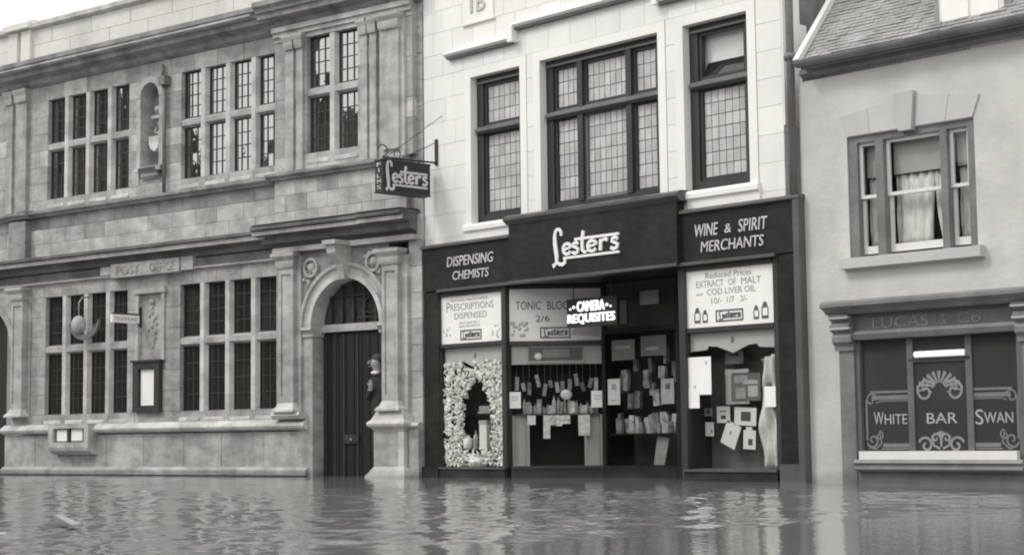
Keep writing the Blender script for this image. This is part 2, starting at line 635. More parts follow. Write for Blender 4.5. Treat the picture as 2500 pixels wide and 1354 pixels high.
def script_name(mb, u0, z0, w, h, v, d=.008, heavy=1.0):
    """the shop's brush script: tall looped initial, bar over and line under the small letters"""
    def P(pts): return [(u0 + x * w, z0 + y * h) for x, y in pts]
    k = h * .085 * heavy
    st = []
    st.append((P([(.135, .80), (.132, .90), (.105, .975), (.07, .98), (.045, .92), (.033, .80), (.036, .62), (.048, .45), (.06, .28), (.058, .14), (.035, .07), (.0, .04)]),
               [k * .9, k, k, k, k * 1.05, k * 1.25, k * 1.45, k * 1.5, k * 1.4, k * 1.1, k * .9, k * 1.5]))
    st.append((P([(.03, .10), (.07, .115), (.11, .07), (.15, .06), (.185, .10), (.19, .18), (.17, .21)]), [k * .5, k * .9, k * 1.1, k * 1.2, k * 1.1, k, k * .7]))
    st.append((P([(.165, .215), (.5, .215), (1.0, .215)]), k * .75))                  # line under
    st.append((P([(.34, .665), (.66, .665), (1.0, .665)]), k * .8))                   # bar of the t carried on
    b, x = .31, .58                                                                   # base and x height

    def e_(c, r):
        st.append((P([(c - r, .43), (c + r * .9, .475)]), k * .7))
        st.append((P([(c + r * .9, .475)] + arcp(c, (b + x) / 2, r, (x - b) / 2, 20, 325, 14)), k * .95))
    e_(.225, .062)
    st.append((P([(.395, .54), (.365, .585), (.325, .56), (.318, .50), (.36, .455), (.395, .40), (.385, .33), (.34, .30), (.305, .345)]), k * .95))
    st.append((P([(.475, .86), (.462, .70), (.455, .5), (.46, .36), (.49, .305), (.53, .33)]), [k * 1.1, k * 1.1, k * 1.1, k, k * .9, k * .6]))
    e_(.605, .066)
    st.append((P([(.735, .59), (.732, .45), (.728, .30)]), k * 1.1))
    st.append((P([(.732, .48), (.765, .56), (.81, .575), (.835, .54)]), [k * .6, k * .8, k, k * 1.2]))
    st.append((P([(.985, .54), (.955, .585), (.905, .56), (.895, .50), (.945, .455), (.985, .40), (.97, .33), (.92, .30), (.88, .345)]), k * .95))
    for i, (p, ww) in enumerate(st):
        mb.ribbon(p, ww, v, d + .0007 * i)
    return mb


def boxed_name(root, u0, u1, z0, z1, v):
    """small framed name at the foot of a show card"""
    f = .018
    m = MB()
    m.box(u0, u1, v - .006, v, z0, z0 + f).box(u0, u1, v - .006, v, z1 - f, z1)
    m.box(u0, u0 + f, v - .006, v, z0 + f, z1 - f).box(u1 - f, u1, v - .006, v, z0 + f, z1 - f)
    m.build('border', 'ink', root)
    script_name(MB(), u0 + .05, z0 + .02, u1 - u0 - .09, z1 - z0 - .03, v, .005, 1.1).build('lettering', 'ink', root)


# ================================================================ WATER AND GROUND
def make_water():
    x0, x1, y0, y1, st = -13.0, 13.5, -14.5, 1.6, .05
    nx, ny = int((x1 - x0) / st) + 1, int((y1 - y0) / st) + 1
    X, Y = np.meshgrid(np.linspace(x0, x1, nx), np.linspace(y0, y1, ny))
    rs = np.random.RandomState(3)
    H = np.zeros_like(X)
    for i in range(60):
        lam = .2 * (4.5 ** rs.rand())
        a = rs.normal(-.5, .9)
        kx, ky = math.cos(a) * 2 * math.pi / lam, math.sin(a) * 2 * math.pi / lam
        amp = .0022 * lam * (1.25 if lam < .45 else .8)
        ph = rs.rand() * 6.283
        wob = .5 * np.sin(X * rs.uniform(.2, .5) + ph) + .5 * np.sin(Y * rs.uniform(.2, .5) + 2 * ph)
        H += amp * np.sin(kx * X + ky * Y + ph + 1.2 * wob)
    near = np.clip((-Y - np.where(X < 0, -X * .16, 0) - .1) / 5.5, 0, 1)
    calm = .16 + .84 * near * near * (3 - 2 * near)
    patch = .75 + .35 * np.sin(X * .55 + 1.0 + .6 * np.sin(Y * .4)) * np.sin(Y * .48 + .7 * np.sin(X * .3))
    ex = np.clip(np.minimum(np.minimum(X - x0, x1 - X), np.minimum(Y - y0, y1 - Y)) / .8, 0, 1)
    H *= calm * patch * ex
    co = np.stack([X.ravel(), Y.ravel(), H.ravel()], 1)
    ids = np.arange(nx * ny).reshape(ny, nx)
    q = np.stack([ids[:-1, :-1].ravel(), ids[:-1, 1:].ravel(), ids[1:, 1:].ravel(), ids[1:, :-1].ravel()], 1)
    F = [(x, y, 0) for x in (-400, x0, x1, 400) for y in (-400, y0, y1, 400)]
    n = len(co)
    fr = []
    for i in range(3):
        for j in range(3):
            if i == 1 and j == 1: continue
            fr.append([n + i * 4 + j, n + (i + 1) * 4 + j, n + (i + 1) * 4 + j + 1, n + i * 4 + j + 1])
    co = np.vstack([co, np.array(F, float)])
    q = np.vstack([q, np.array(fr)])
    me = bpy.data.meshes.new('water')
    me.vertices.add(len(co))
    me.vertices.foreach_set('co', co.ravel().astype('f'))
    me.loops.add(q.size)
    me.loops.foreach_set('vertex_index', q.ravel().astype('i'))
    me.polygons.add(len(q))
    me.polygons.foreach_set('loop_start', np.arange(0, q.size, 4).astype('i'))
    me.polygons.foreach_set('use_smooth', np.ones(len(q), bool))
    me.update(calc_edges=True)
    me.validate()
    me.materials.append(MT['flood_water'])
    o = bpy.data.objects.new('water', me)
    COL.objects.link(o)
    tag(o, 'rippled grey flood water filling the street up to the shop fronts', kind='structure')


make_water()
gm = MB().box(-400, 400, -400, 400, -1.3, -1.0).mesh('ground', 'asphalt', (0, 0, 0))
go = bpy.data.objects.new('ground', gm)
COL.objects.link(go)
tag(go, 'street bed under the flood water', kind='structure')

# ================================================================ POST OFFICE
po = thing('post_office', 'carved stone post office with mullioned windows and an arched doorway', 'building', 'PO', 0, 0, 0)
WL, WR = (-9.31, -6.96), (-5.55, -3.18)                        # window openings, both storeys
BAY0, BV = -3.10, -.12
B(-10.9, -.02, .30, 6.0, -1.0, 8.3).build('wall', 'mortar', po)

up_holes = [(WL[0], WL[1], 5.12, 7.01), (-6.68, -5.98, 5.25, 7.02), (WR[0], WR[1], 5.12, 7.01)]
rows_up = courses(4.92, 5.12, .3) + courses(5.12, 7.01, .315) + courses(7.01, 7.3, .3)


backing('pointing', 'mortar', po, -10.9, BAY0, 4.92, 7.3, .012, up_holes)
backing('pointing', 'mortar', po, -10.9, BAY0, 4.02, 4.84, .012)


def pick_up(ri, u):
    r = random.random()
    return 'pale_limestone' if r < .22 else 'limestone'


lay('stone_block', pick_up, po, -10.9, BAY0, 0, .29, rows_up, .62, up_holes)
lay('stone_block', lambda ri, u: ('pale_limestone', 'pale_limestone' if random.random() < .55 else 'limestone', 'sooty_limestone')[ri], po,
    -10.9, BAY0, 0, .29, courses(4.02, 4.84, .27), .62)
gd_holes = [(WL[0], WL[1], 1.10, 3.28), (-6.70, -5.93, 2.0, 3.24), (WR[0], WR[1], 1.10, 3.28), (-10.9, -10.32, -1, 3.35)]
backing('pointing', 'mortar', po, -10.9, BAY0, .84, 3.52, .012, gd_holes)
rows_gd = courses(.84, 1.10, .3) + courses(1.10, 3.28, .36) + courses(3.28, 3.52, .3)
lay('stone_block', lambda ri, u: 'limestone', po, -10.9, BAY0, 0, .29, rows_gd, .62, gd_holes)
lay('stone_block', lambda ri, u: 'limestone' if random.random() < .75 else 'sooty_limestone', po, -10.45, -2.42, -.05, .33,
    [(.14, .73)], .95)
lay('stone_block', lambda ri, u: 'pale_limestone' if random.random() < .25 else 'sooty_limestone', po, -10.45, -2.42, -.11, .39, [(-1.0, .02)], 1.4)
MB().mould([(-.13, .02), (-.13, .10), (-.06, .15), (.1, .15), (.1, .02)], -10.47, -2.40).build('plinth_moulding', 'dressed_stone', po)
# parapet
lay('stone_block', lambda ri, u: 'parapet_stone', po, -10.9, -3.0, -.02, .3, courses(7.82, 8.42, .3), 1.1)
MB().mould([(-.12, 8.45), (-.12, 8.53), (.0, 8.60), (.3, 8.6), (.3, 8.42), (-.06, 8.42)], -10.9, -3.0).build('parapet_coping', 'pale_limestone', po)
for u in (-10.32, -9.92):
    MB().box(u - .14, u + .14, -.10, .05, 7.84, 8.42).mould([(-.2, 8.45), (-.2, 8.56), (-.05, 8.63), (.3, 8.63), (.3, 8.42)], u - .2, u + .2).build('parapet_pier', 'parapet_stone', po)
# upper cornice, frieze
UC = [(.1, 7.80), (-.40, 7.74), (-.40, 7.66), (-.33, 7.62), (-.33, 7.57), (-.28, 7.55), (-.28, 7.47), (-.12, 7.42), (-.09, 7.34), (-.03, 7.30), (.1, 7.30)]
MB().mould(UC, -10.95, BAY0 + .02).build('upper_cornice', 'sooty_limestone', po)
MB().mould([(-.31, 7.565), (-.412, 7.59), (-.412, 7.625), (-.31, 7.63)], -10.95, BAY0 - .3).build('cornice_fillet', 'dressed_stone', po)
# string course between the floors
SCP = [(.05, 4.95), (-.14, 4.90), (-.14, 4.86), (-.08, 4.82), (-.08, 4.80), (.05, 4.78)]
MB().mould(SCP, -10.95, BAY0 - .02).build('string_course', 'sooty_limestone', po)
# lower cornice
LC = [(.1, 4.06), (-.26, 4.02), (-.32, 4.0), (-.32, 3.955), (-.24, 3.93), (-.24, 3.87), (-.10, 3.85), (-.07, 3.74), (.1, 3.70)]
MB().mould(LC, -10.95, BAY0 - .10).build('lower_cornice', 'grimy_shaded_stone', po)
MB().mould([(-.2, 3.868), (-.262, 3.868), (-.262, 3.935), (-.2, 3.94)], -10.95, BAY0 - .10).build('cornice_fillet', 'pale_limestone', po)
B(-10.95, BAY0, -.03, .2, 3.55, 3.71).build('frieze', 'grimy_shaded_stone', po)
MB().mould([(.1, 3.56), (-.07, 3.56), (-.07, 3.535), (-.02, 3.515), (.1, 3.515)], -10.95, BAY0).build('architrave', 'dressed_stone', po)
# sill course over the plinth
SILL = [(.2, .92), (-.06, .92), (-.15, .86), (-.17, .82), (-.15, .78), (-.08, .745), (.2, .745)]
MB().mould(SILL, -10.45, -2.40).build('sill_course', 'bright_stone', po)


def office_window(z0, z1, zt0, zt1, u0, u1, n, glass, cols, rws, v0=0.0, panes=True):
    """stone mullioned window: n lights in two tiers, iron casement bars, leaded panes"""
    gp_ = .15
    pitch = (u1 - u0 + gp_) / n
    bars = MB()
    gv = v0 + .105
    win = None
    lights = []
    for i in range(n):
        a = u0 + pitch * i
        for (p, q) in ((z0, zt0), (zt1, z1)):
            lights.append((a, a + pitch - gp_, p, q))
    for (a, b, p, q) in lights:
        f = .022
        bars.box(a - .03, a + f, gv - .022, gv + .03, p, q).box(b - f, b + .03, gv - .022, gv + .03, p, q)
        bars.box(a + f, b - f, gv - .02, gv + .03, p - .02, p + f).box(a + f, b - f, gv - .02, gv + .03, q - f, q + .02)
        for c in range(1, cols):
            x = a + f + (b - a - 2 * f) * c / cols
            bars.box(x - .010, x + .010, gv - .010, gv + .012, p + f, q - f)
        for c in range(1, rws):
            z = p + f + (q - p - 2 * f) * c / rws
            bars.box(a + f, b - f, gv - .008, gv + .010, z - .008, z + .008)
    win = bars.build('window', 'iron', po)
    for (a, b, p, q) in lights:
        nc, nr = (cols, rws) if panes else (1, 1)
        for c in range(nc):
            for r in range(nr):
                x0, x1 = a + (b - a) * c / nc, a + (b - a) * (c + 1) / nc
                y0, y1 = p + (q - p) * r / nr, p + (q - p) * (r + 1) / nr
                blk('pane', glass, win, x0, x1, gv, gv + .006, y0, y1, rx=random.gauss(0, .004), rz=random.gauss(0, .004), inset=.001)
    for i in range(n - 1):
        c = u0 + pitch * (i + 1) - gp_ / 2
        MB().plan([(c - .05, v0 - .0), (c + .05, v0 - .0), (c + .085, v0 + .075), (c + .085, v0 + .2), (c - .085, v0 + .2), (c - .085, v0 + .075)], z0 - .02, z1 + .01).build('mullion', 'bright_stone', win)
    MB().mould([(v0 + .008, zt0 + .03), (v0 + .08, zt0), (v0 + .2, zt0), (v0 + .2, zt1), (v0 + .08, zt1), (v0 + .008, zt1 - .04)], u0 - .005, u1 + .005).build('transom', 'dressed_stone', win)
    for i in range(n):
        a = u0 + pitch * i
        MB().mould([(v0 - .012, z0 - .17), (v0 - .012, z0 - .12), (v0 + .09, z0 + .006), (v0 + .2, z0 + .006), (v0 + .2, z0 - .17)], a - .01, a + pitch - gp_ + .01).build('sill', 'bright_stone', win)
    return win


office_window(5.12, 7.01, 6.03, 6.19, WL[0], WL[1], 4, 'office_glass', 3, 4)
office_window(5.12, 7.01, 6.03, 6.19, WR[0], WR[1], 4, 'office_glass', 3, 4)
office_window(1.10, 3.28, 2.22, 2.38, WL[0], WL[1], 4, 'hall_glass', 2, 4, panes=False)
office_window(1.10, 3.28, 2.22, 2.38, WR[0], WR[1], 4, 'hall_glass', 2, 4, panes=False)


def pilaster(u0, u1, z0, z1, v, base=True, cap=True, m='dressed_stone', panel=True, k=1.0):
    p = MB()
    p.box(u0, u1, v, v + .12, z0, z1).build('pilaster', m, po)
    if panel:                                             # recessed face shown by its raised margin
        q = MB()
        w = .05
        q.box(u0, u0 + w, v - .025, v, z0 + .12, z1 - .12).box(u1 - w, u1, v - .025, v, z0 + .12, z1 - .12)
        q.box(u0, u1, v - .025, v, z0, z0 + .12).box(u0, u1, v - .025, v, z1 - .12, z1)
        q.build('pilaster_margin', m, po)
    if cap:
        MB().step(u0, u1, v - .026, v + .1, [(.012 * k, z1 - .03), (.03 * k, z1), (.04 * k, z1 + .05), (.04 * k, z1 + .10), (.085 * k, z1 + .15), (.10 * k, z1 + .17), (.10 * k, z1 + .22)]).build('pilaster_capital', m, po)
    if base:
        MB().step(u0, u1, v - .026, v + .1, [(.005, z0 + .02), (.02, z0 - .01), (.035, z0 - .05), (.06, z0 - .07), (.085, z0 - .10), (.085, z0 - .13)]).build('pilaster_base', 'bright_stone', po)


# left return of the front: pilaster pair and the edge of the second archway
pilaster(-10.20, -9.86, 1.2, 3.28, -.10)
B(-10.32, -9.74, -.02, .1, .84, 3.5).build('pilaster_pier', 'limestone', po)
pilaster(-10.20, -9.88, 4.95, 7.08, -.08, panel=False, base=False, k=.5)
pilaster(-10.55, -10.36, 4.95, 7.08, -.05, panel=False, base=False, k=.5)
MB().box(-10.3, -9.78, -.14, .05, 4.03, 4.75).build('frieze_block', 'sooty_limestone', po)
MB().mould(SCP, -10.36, -9.72).build('string_course', 'sooty_limestone', po).location.y -= .07
ar = MB()
ar.ring(-11.1, 2.38, .78, .90, 0, math.pi / 2, -.06, .25, 14).ring(-11.1, 2.38, .9, 1.03, 0, math.pi / 2, -.02, .2, 14)
ar.build('arch_moulding', 'dressed_stone', po)
B(-11.9, -10.32, .3, .36, -1, 3.4).build('side_door', 'door_oak', po)
sp = MB()
pts = [(-11.1 + .80 * math.cos(a), 2.38 + .80 * math.sin(a)) for a in [i * math.pi / 2 / 14 for i in range(15)]]
for (a, b), (c, d) in zip(pts[:-1], pts[1:]):
    sp.prism([(a, b), (-10.3, b), (-10.3, d), (c, d)], 0, .25)
sp.box(-11.9, -10.3, 0, .25, 3.18, 3.52)
sp.build('spandrel', 'limestone', po)

# niche with carved shield between the upper windows
nich = MB()
nich.box(-6.68, -6.58, -.06, .29, 5.42, 6.68).box(-6.08, -5.98, -.06, .29, 5.42, 6.68)
nich.ring(-6.33, 6.68, .25, .36, 0, math.pi, -.07, .29, 18)
nich.box(-6.68, -5.98, -.12, .2, 5.34, 5.42)
no = nich.build('niche', 'dressed_stone', po)
nb = MB()
nb.box(-6.6, -6.06, .22, .3, 5.40, 7.0)
nb.build('niche_back', 'sooty_limestone', no)
nsp = MB()
npts = [(-6.33 + .36 * math.cos(a), 6.68 + .36 * math.sin(a)) for a in [i * math.pi / 16 for i in range(17)]]
for (a, b), (c, d) in zip(npts[:-1], npts[1:]):
    nsp.prism([(a, b), (a, 7.02), (c, 7.02), (c, d)], -.002, .28)
nsp.build('niche_spandrel', 'limestone', no)
MB().mould([(-.07, 5.34), (-.07, 5.26), (.0, 5.20), (.2, 5.2), (.2, 5.34)], -6.56, -6.10).build('niche_corbel', 'limestone', no)
B(-6.56, -6.1, -.125, .0, 5.345, 5.40).build('niche_ledge', 'black_stone', no)
sh = MB()
sh.prism([(-6.44, 5.98), (-6.16, 5.98), (-6.155, 5.86), (-6.20, 5.76), (-6.30, 5.70), (-6.40, 5.76), (-6.445, 5.86)], .02, .2)
sh.build('shield', 'bright_stone', no)
cr = MB()
random.seed(11)
for k in range(26):
    z = 6.0 + .42 * random.random()
    cr.ball((-6.30 + random.uniform(-.12, .12), .14 + random.uniform(-.03, .05), z), random.uniform(.025, .05), 8, 6)
cr.box(-6.42, -6.18, .06, .22, 6.30, 6.36).ball((-6.3, .13, 6.47), (.09, .08, .07), 10, 6)
cr.build('crest_carving', 'dressed_stone', no)
dp = MB()
dp.tube([(-5.92, -.07, 4.92), (-5.92, -.07, 6.86)], .035)
dp.plan([(-5.99, -.16), (-5.83, -.16), (-5.83, 0), (-5.99, 0)], 6.82, 6.98).tube([(-5.98, -.06, 6.98), (-5.98, -.06, 7.2)], .03)
dp.build('drainpipe', 'frame_light', po)

# carved panel between the lower windows and the name tablet
pn = MB()
pn.box(-6.70, -6.62, -.04, .29, 2.0, 3.18).box(-6.01, -5.93, -.04, .29, 2.0, 3.18).box(-6.74, -5.89, -.07, .2, 3.18, 3.27)
pn.build('panel_frame', 'dressed_stone', po)
B(-6.62, -6.01, .03, .29, 1.95, 3.18).build('carved_panel', 'limestone', po)
cv = MB()
random.seed(5)
for k in range(16):
    z = 2.25 + .05 * k
    wd = .03 + .09 * math.sin(math.pi * k / 16)
    cv.ball((-6.31 + random.uniform(-wd, wd), .03, z), (.035, .03, .045), 8, 6)
cv.ball((-6.31, .02, 3.03), (.07, .05, .06))
cv.build('carved_drop', 'dressed_stone', po)
tab = B(-7.28, -5.45, -.13, .1, 3.50, 3.745)
tab.box(-7.62, -7.285, -.09, .1, 3.57, 3.72).box(-5.445, -5.14, -.09, .1, 3.52, 3.75)
tb = tab.build('name_tablet', 'dressed_stone', po)
tx = TX()
put_text(tx, 'POST', -7.12, -6.48, 3.545, 3.70, -.131, .012)
put_text(tx, 'OFFICE', -6.22, -5.56, 3.545, 3.70, -.131, .012)
tx.build('lettering', 'limestone', tb)

# ---- entrance bay
bay_rows = courses(4.95, 5.20, .3) + courses(5.20, 7.12, .32)
bw0, bw1 = -2.35, -1.22
lay('stone_block', pick_up, po, BAY0, -.06, BV, .4, bay_rows, .5, [(bw0, bw1, 5.2, 7.12)])
backing('pointing', 'mortar', po, BAY0, -.06, 4.95, 7.12, BV + .012, [(bw0, bw1, 5.2, 7.12)])
backing('pointing', 'mortar', po, BAY0, -.2, 4.02, 4.84, BV + .012)
lay('stone_block', lambda ri, u: 'pale_limestone' if random.random() < .7 else 'limestone', po, BAY0, -.20, BV, .4, courses(4.02, 4.84, .28), .52)
lay('stone_block', lambda ri, u: 'pale_limestone' if random.random() < .5 else 'limestone', po, -.20, .06, BV + .1, .3, courses(4.02, 8.2, .4), .3)
lay('stone_block', lambda ri, u: 'limestone' if random.random() < .6 else 'pale_limestone', po, -.20, .07, BV + .04, .3, courses(.80, 4.02, .42), .4)
bwin = office_window(5.20, 7.12, 6.12, 6.28, bw0, bw1, 2, 'office_glass', 3, 4, v0=BV)
MB().box(BAY0, -.06, BV - .015, .2, 7.12, 7.2).box(BAY0, -.06, BV - .05, .2, 7.2, 7.28).box(BAY0, -.06, BV - .085, .2, 7.28, 7.36).build('architrave', 'dressed_stone', po)
MB().mould([(v + BV + .06, z + .04) for v, z in UC], BAY0 - .2, .06).build('upper_cornice', 'sooty_limestone', po)
MB().box(BAY0, .06, BV - .05, .2, 7.86, 8.6).build('parapet', 'sooty_limestone', po)
for (a, b) in ((-2.80, -2.62), (-2.55, -2.41), (-1.12, -.98), (-.92, -.78)):
    pilaster(a, b, 4.95, 6.98, BV - .05, panel=False, base=False, k=.45)
pilaster(-.63, -.27, 5.05, 6.97, BV - .10, panel=False, base=False, k=.7)
B(-.70, -.2, BV - .05, .1, 4.86, 7.12).build('pilaster_pier', 'pale_limestone', po)
MB().mould([(v + BV - .0, z + .02) for v, z in SCP], BAY0 - .1, -.16).build('string_course', 'sooty_limestone', po)
# entrance cornice with its black streaked edge
MB().mould([(v + BV, z + .045) for v, z in LC], BAY0 - .26, -.95).build('lower_cornice', 'grimy_shaded_stone', po)
MB().mould([(v + BV - .05, z + .045) for v, z in LC], -.95, -.02).build('lower_cornice', 'grimy_shaded_stone', po)
MB().mould([(-.3, 3.915), (-.382, 3.915), (-.382, 3.975), (-.3, 3.98)], BAY0 - .26, -.955).build('cornice_fillet', 'pale_limestone', po)
MB().mould([(-.35, 3.915), (-.434, 3.915), (-.434, 3.975), (-.35, 3.98)], -.95, -.025).build('cornice_fillet', 'pale_limestone', po)
B(BAY0, -.03, BV - .03, .2, 3.70, 3.78).build('frieze', 'black_stone', po)  # near-black colour carries the cornice's shade as well as soot
MB().box(BAY0 - .25, -.955, BV - .30, .0, 4.068, 4.085).box(-.95, -.02, BV - .35, .0, 4.068, 4.085).build('cornice_lead', 'black_stone', po)
B(BAY0, -.03, BV - .06, .2, 3.62, 3.70).build('architrave', 'dressed_stone', po)
# archway: jambs, spandrels, mouldings, keystone
AC, AZ, AR = -1.535, 2.38, .75
FV = -.07
jb = MB()
jb.box(-2.62, AC - AR, FV, .3, -1, AZ).box(AC + AR, -.62, FV, .3, -1, AZ)
jb.build('jamb', 'limestone', po)
spn = MB()
pts = [(AC + AR * math.cos(a), AZ + AR * math.sin(a)) for a in [i * math.pi / 28 for i in range(29)]]
for (a, b), (c, d) in zip(pts[:-1], pts[1:]):
    spn.prism([(a, b), (a, 3.62), (c, 3.62), (c, d)], FV, .3)
spn.box(-2.62, AC - AR, FV, .3, AZ, 3.62).box(AC + AR, -.62, FV, .3, AZ, 3.62)
spn.build('spandrel', 'sooty_limestone', po)
archo = MB().ring(AC, AZ, AR - .005, AR + .075, 0, math.pi, FV - .05, .28).build('arch', 'bright_stone', po)
MB().ring(AC, AZ, AR + .075, AR + .19, 0, math.pi, FV - .025, .1).build('arch_moulding', 'dressed_stone', archo)
MB().ring(AC, AZ, AR + .19, AR + .245, 0, math.pi, FV - .06, .1).build('arch_moulding', 'dressed_stone', archo)
ky = MB()
kp = [(-.46, 3.63), (-.44, 3.50), (-.36, 3.42), (-.28, 3.34), (-.22, 3.22), (-.2, 3.10), (.1, 3.10), (.1, 3.63)]
n = len(kp)
kv = []
for sgn in (-1, 1):
    for v, z in kp:
        hw = .055 + .045 * (z - 3.10) / .53
        kv.append((-1.51 + sgn * hw, v, z))
ky.add(kv, [list(range(n)), list(range(2 * n - 1, n - 1, -1))] + [(i, i + n, (i + 1) % n + n, (i + 1) % n) for i in range(n)])
ky.box(-1.65, -1.37, -.50, .1, 3.63, 3.70)
ky.build('keystone', 'dressed_stone', archo)
for (cu, sd) in ((-2.28, 1), (-.92, -1)):
    ro = MB().ring(cu, 3.34, .12, .16, 0, 2 * math.pi, FV - .06, FV, 20)
    random.seed(int(9 + sd))
    for k in range(15):
        a = random.uniform(0, 6.28)
        rr = random.uniform(.05, .3)
        x, z = cu + rr * math.cos(a) * .8, 3.28 + rr * math.sin(a)
        if math.hypot(x - AC, z - AZ) > AR + .30 and z < 3.56:
            ro.ball((x, FV, z), (random.uniform(.03, .06), .05, random.uniform(.03, .07)), 8, 6)
    ro.ball((cu, FV, 3.34), (.085, .07, .085))
    ro.build('spandrel_carving', 'dressed_stone', po)
for a, b in ((-2.50, AC - AR + .03), (AC + AR - .03, -.70)):
    MB().mould([(.3, AZ), (FV - .06, AZ), (FV - .09, AZ - .04), (FV - .03, AZ - .10), (FV - .03, AZ - .15), (.3, AZ - .15)], a, b).build('impost', 'dressed_stone', archo)
pilaster(-2.93, -2.60, 1.16, 3.38, BV - .05)
B(-3.04, -2.50, BV, .1, 1.02, 3.62).build('pilaster_pier', 'limestone', po)
MB().mould([(.1, 1.03), (-.22, 1.03), (-.25, .98), (-.20, .92), (.1, .92)], -3.06, -2.42).build('pedestal', 'bright_stone', po)
# right pedestal and pilaster
pilaster(-.63, -.31, 1.14, 3.28, BV - .08, cap=True)
B(-.31, -.18, BV - .02, .1, .82, 3.4).build('pilaster_pier', 'pale_limestone', po)
B(-.79, -.17, BV - .13, .2, .12, .70).build('pedestal', 'limestone', po)
B(-.28, -.165, BV - .14, .2, .10, .69).build('pedestal_edge', 'bright_stone', po)
MB().step(-.76, -.19, BV - .12, .2, [(.0, .995), (.015, .95), (.05, .88), (.095, .84), (.105, .815), (.09, .78), (.03, .735), (.01, .70)]).build('pedestal_cap', 'bright_stone', po)
MB().mould([(.2, .83), (BV - .05, .83), (BV - .09, .78), (BV - .02, .72), (.2, .72)], -.14, .06).build('pedestal_cap', 'bright_stone', po)
B(-.745, -.20, BV - .11, .2, .993, 1.035).build('pedestal_step', 'bright_stone', po)
MB().step(-.79, -.165, BV - .14, .2, [(.0, .16), (.02, .13), (.06, .07), (.09, .03), (.10, .0), (.10, -1)]).build('pedestal_foot', 'bright_stone', po)
B(-.14, .06, BV - .06, .2, -1, .72).build('pedestal', 'limestone', po)
# door and fanlight
dr = B(-2.4, -.7, .19, .25, -1, 2.3).build('door', 'door_oak', po)
for k in range(9):
    x = AC - AR + .02 + k * .17
    blk('plank', 'door_oak', dr, x + .006, x + .164, .165, .20, -.6, 2.27)
for x in (-2.2, -2.0, -1.80, -1.5):
    B(x - .012, x + .012, .148, .168, -.6, 2.25).build('cover_strip', 'iron', dr)
B(-1.80, -1.47, .135, .165, .52, .66).build('letter_plate', 'frame_paint', dr)
MB().ball((-1.62, .12, .58), .022).build('door_knob', 'bright_stone', dr)
B(-2.4, -.7, .10, .22, 2.30, 2.42).build('door_transom', 'dressed_stone', po)
fl = B(-2.4, -.7, .20, .24, 2.42, 3.3).build('fanlight', 'bar_glass', po)
fb = MB()
for x in (-2.1, -1.85, -1.6, -1.35, -1.1):
    fb.lathe(x, .16, [(.02, 2.42), (.035, 2.47), (.02, 2.52), (.045, 2.6), (.02, 2.68), (.015, 2.95), (.02, 3.1)], 8)
fb.box(-2.33, -.8, .15, .17, 2.86, 2.88)
fb.box(-1.5, -1.0, .15, .17, 2.5, 2.52).ring(-1.22, 2.7, .12, .14, 0, 2 * math.pi, .15, .17, 16)
fb.build('fanlight_grille', 'iron', fl)

# ================================================================ CHEMIST'S SHOP
le = thing('chemist_shop', 'white tiled shop with leaded upper windows over a black fascia', 'building', 'LE', 0, 0, 0)
EDGE = 7.03
W1, W2, W3 = (1.17, 2.25, 3.74, 5.95), (2.67, 4.95, 3.74, 5.95), (5.40, 6.48, 3.75, 5.95)
MB().box(.07, EDGE, .28, 7.0, 3.4, 8.8).build('wall', 'grout', le)
th = [(a - .14, b + .14, c - .1, d + .14) for a, b, c, d in (W1, W2, W3)]
backing('pointing', 'grout', le, .08, EDGE - .005, 3.44, 8.8, .006, th)
ts = courses(3.44, 3.60, .16) + courses(3.60, 6.09, .355) + courses(6.09, 8.8, .34)
lay('wall_tile', 'faience', le, .075, EDGE, 0, .27, ts, .46, th, gap=.004, proud=.002, inset=.006)
# plain white bands round the windows
for (a, b, c, d) in (W1, W2, W3):
    m = MB()
    m.box(a - .135, a, -.012, .15, c, d).box(b, b + .135, -.012, .15, c, d).box(a - .135, b + .135, -.012, .15, d, d + .135)
    m.build('window_surround', 'faience_trim', le)
for (a, b) in ((W1[0] - .14, W1[1] - .1), (W3[0] + .04, W3[1] + .16)):
    MB().mould([(.2, 3.74), (-.05, 3.74), (-.07, 3.70), (-.07, 3.64), (-.03, 3.62), (-.03, 3.50), (.2, 3.50)], a, b).build('window_sill', 'faience_trim', le)
# hood moulds
HM = [(.1, 6.47), (-.10, 6.44), (-.13, 6.40), (-.10, 6.375), (-.05, 6.35), (.1, 6.35)]


def hood(u0, u1, dz):
    MB().mould([(v, z + dz) for v, z in HM], u0, u1).build('hood_mould', 'faience_trim', le)
    MB().mould([(-.02, 6.36 + dz), (-.085, 6.375 + dz), (-.085, 6.335 + dz), (-.02, 6.325 + dz)], u0 + .02, u1).build('hood_painted_shadow', 'shop_edge', le)  # dark strip stands in for the shadow under the hood mould


hood(.68, 2.16, -.04)
hood(2.16, 5.02, .14)
hood(5.02, 6.6, -.04)
B(2.13, 2.23, -.14, .1, 6.30, 6.54).build('hood_stop', 'faience_trim', le)
B(4.96, 5.06, -.14, .1, 6.30, 6.54).build('hood_stop', 'faience_trim', le)
# date tablet
pq = MB()
pq.box(1.05, 1.71, -.03, .1, 6.79, 7.4)
pl_ = pq.build('initial_tablet', 'faience_trim', le)
B(1.02, 1.74, -.045, .1, 6.75, 6.785).build('tablet_ledge', 'faience', pl_)
t_ = TX()
put_text(t_, 'I', 1.22, 1.27, 6.92, 7.20, -.03, .02)
put_text(t_, 'B', 1.36, 1.55, 6.92, 7.20, -.03, .02)
t_.build('lettering', 'cream_paint', pl_)


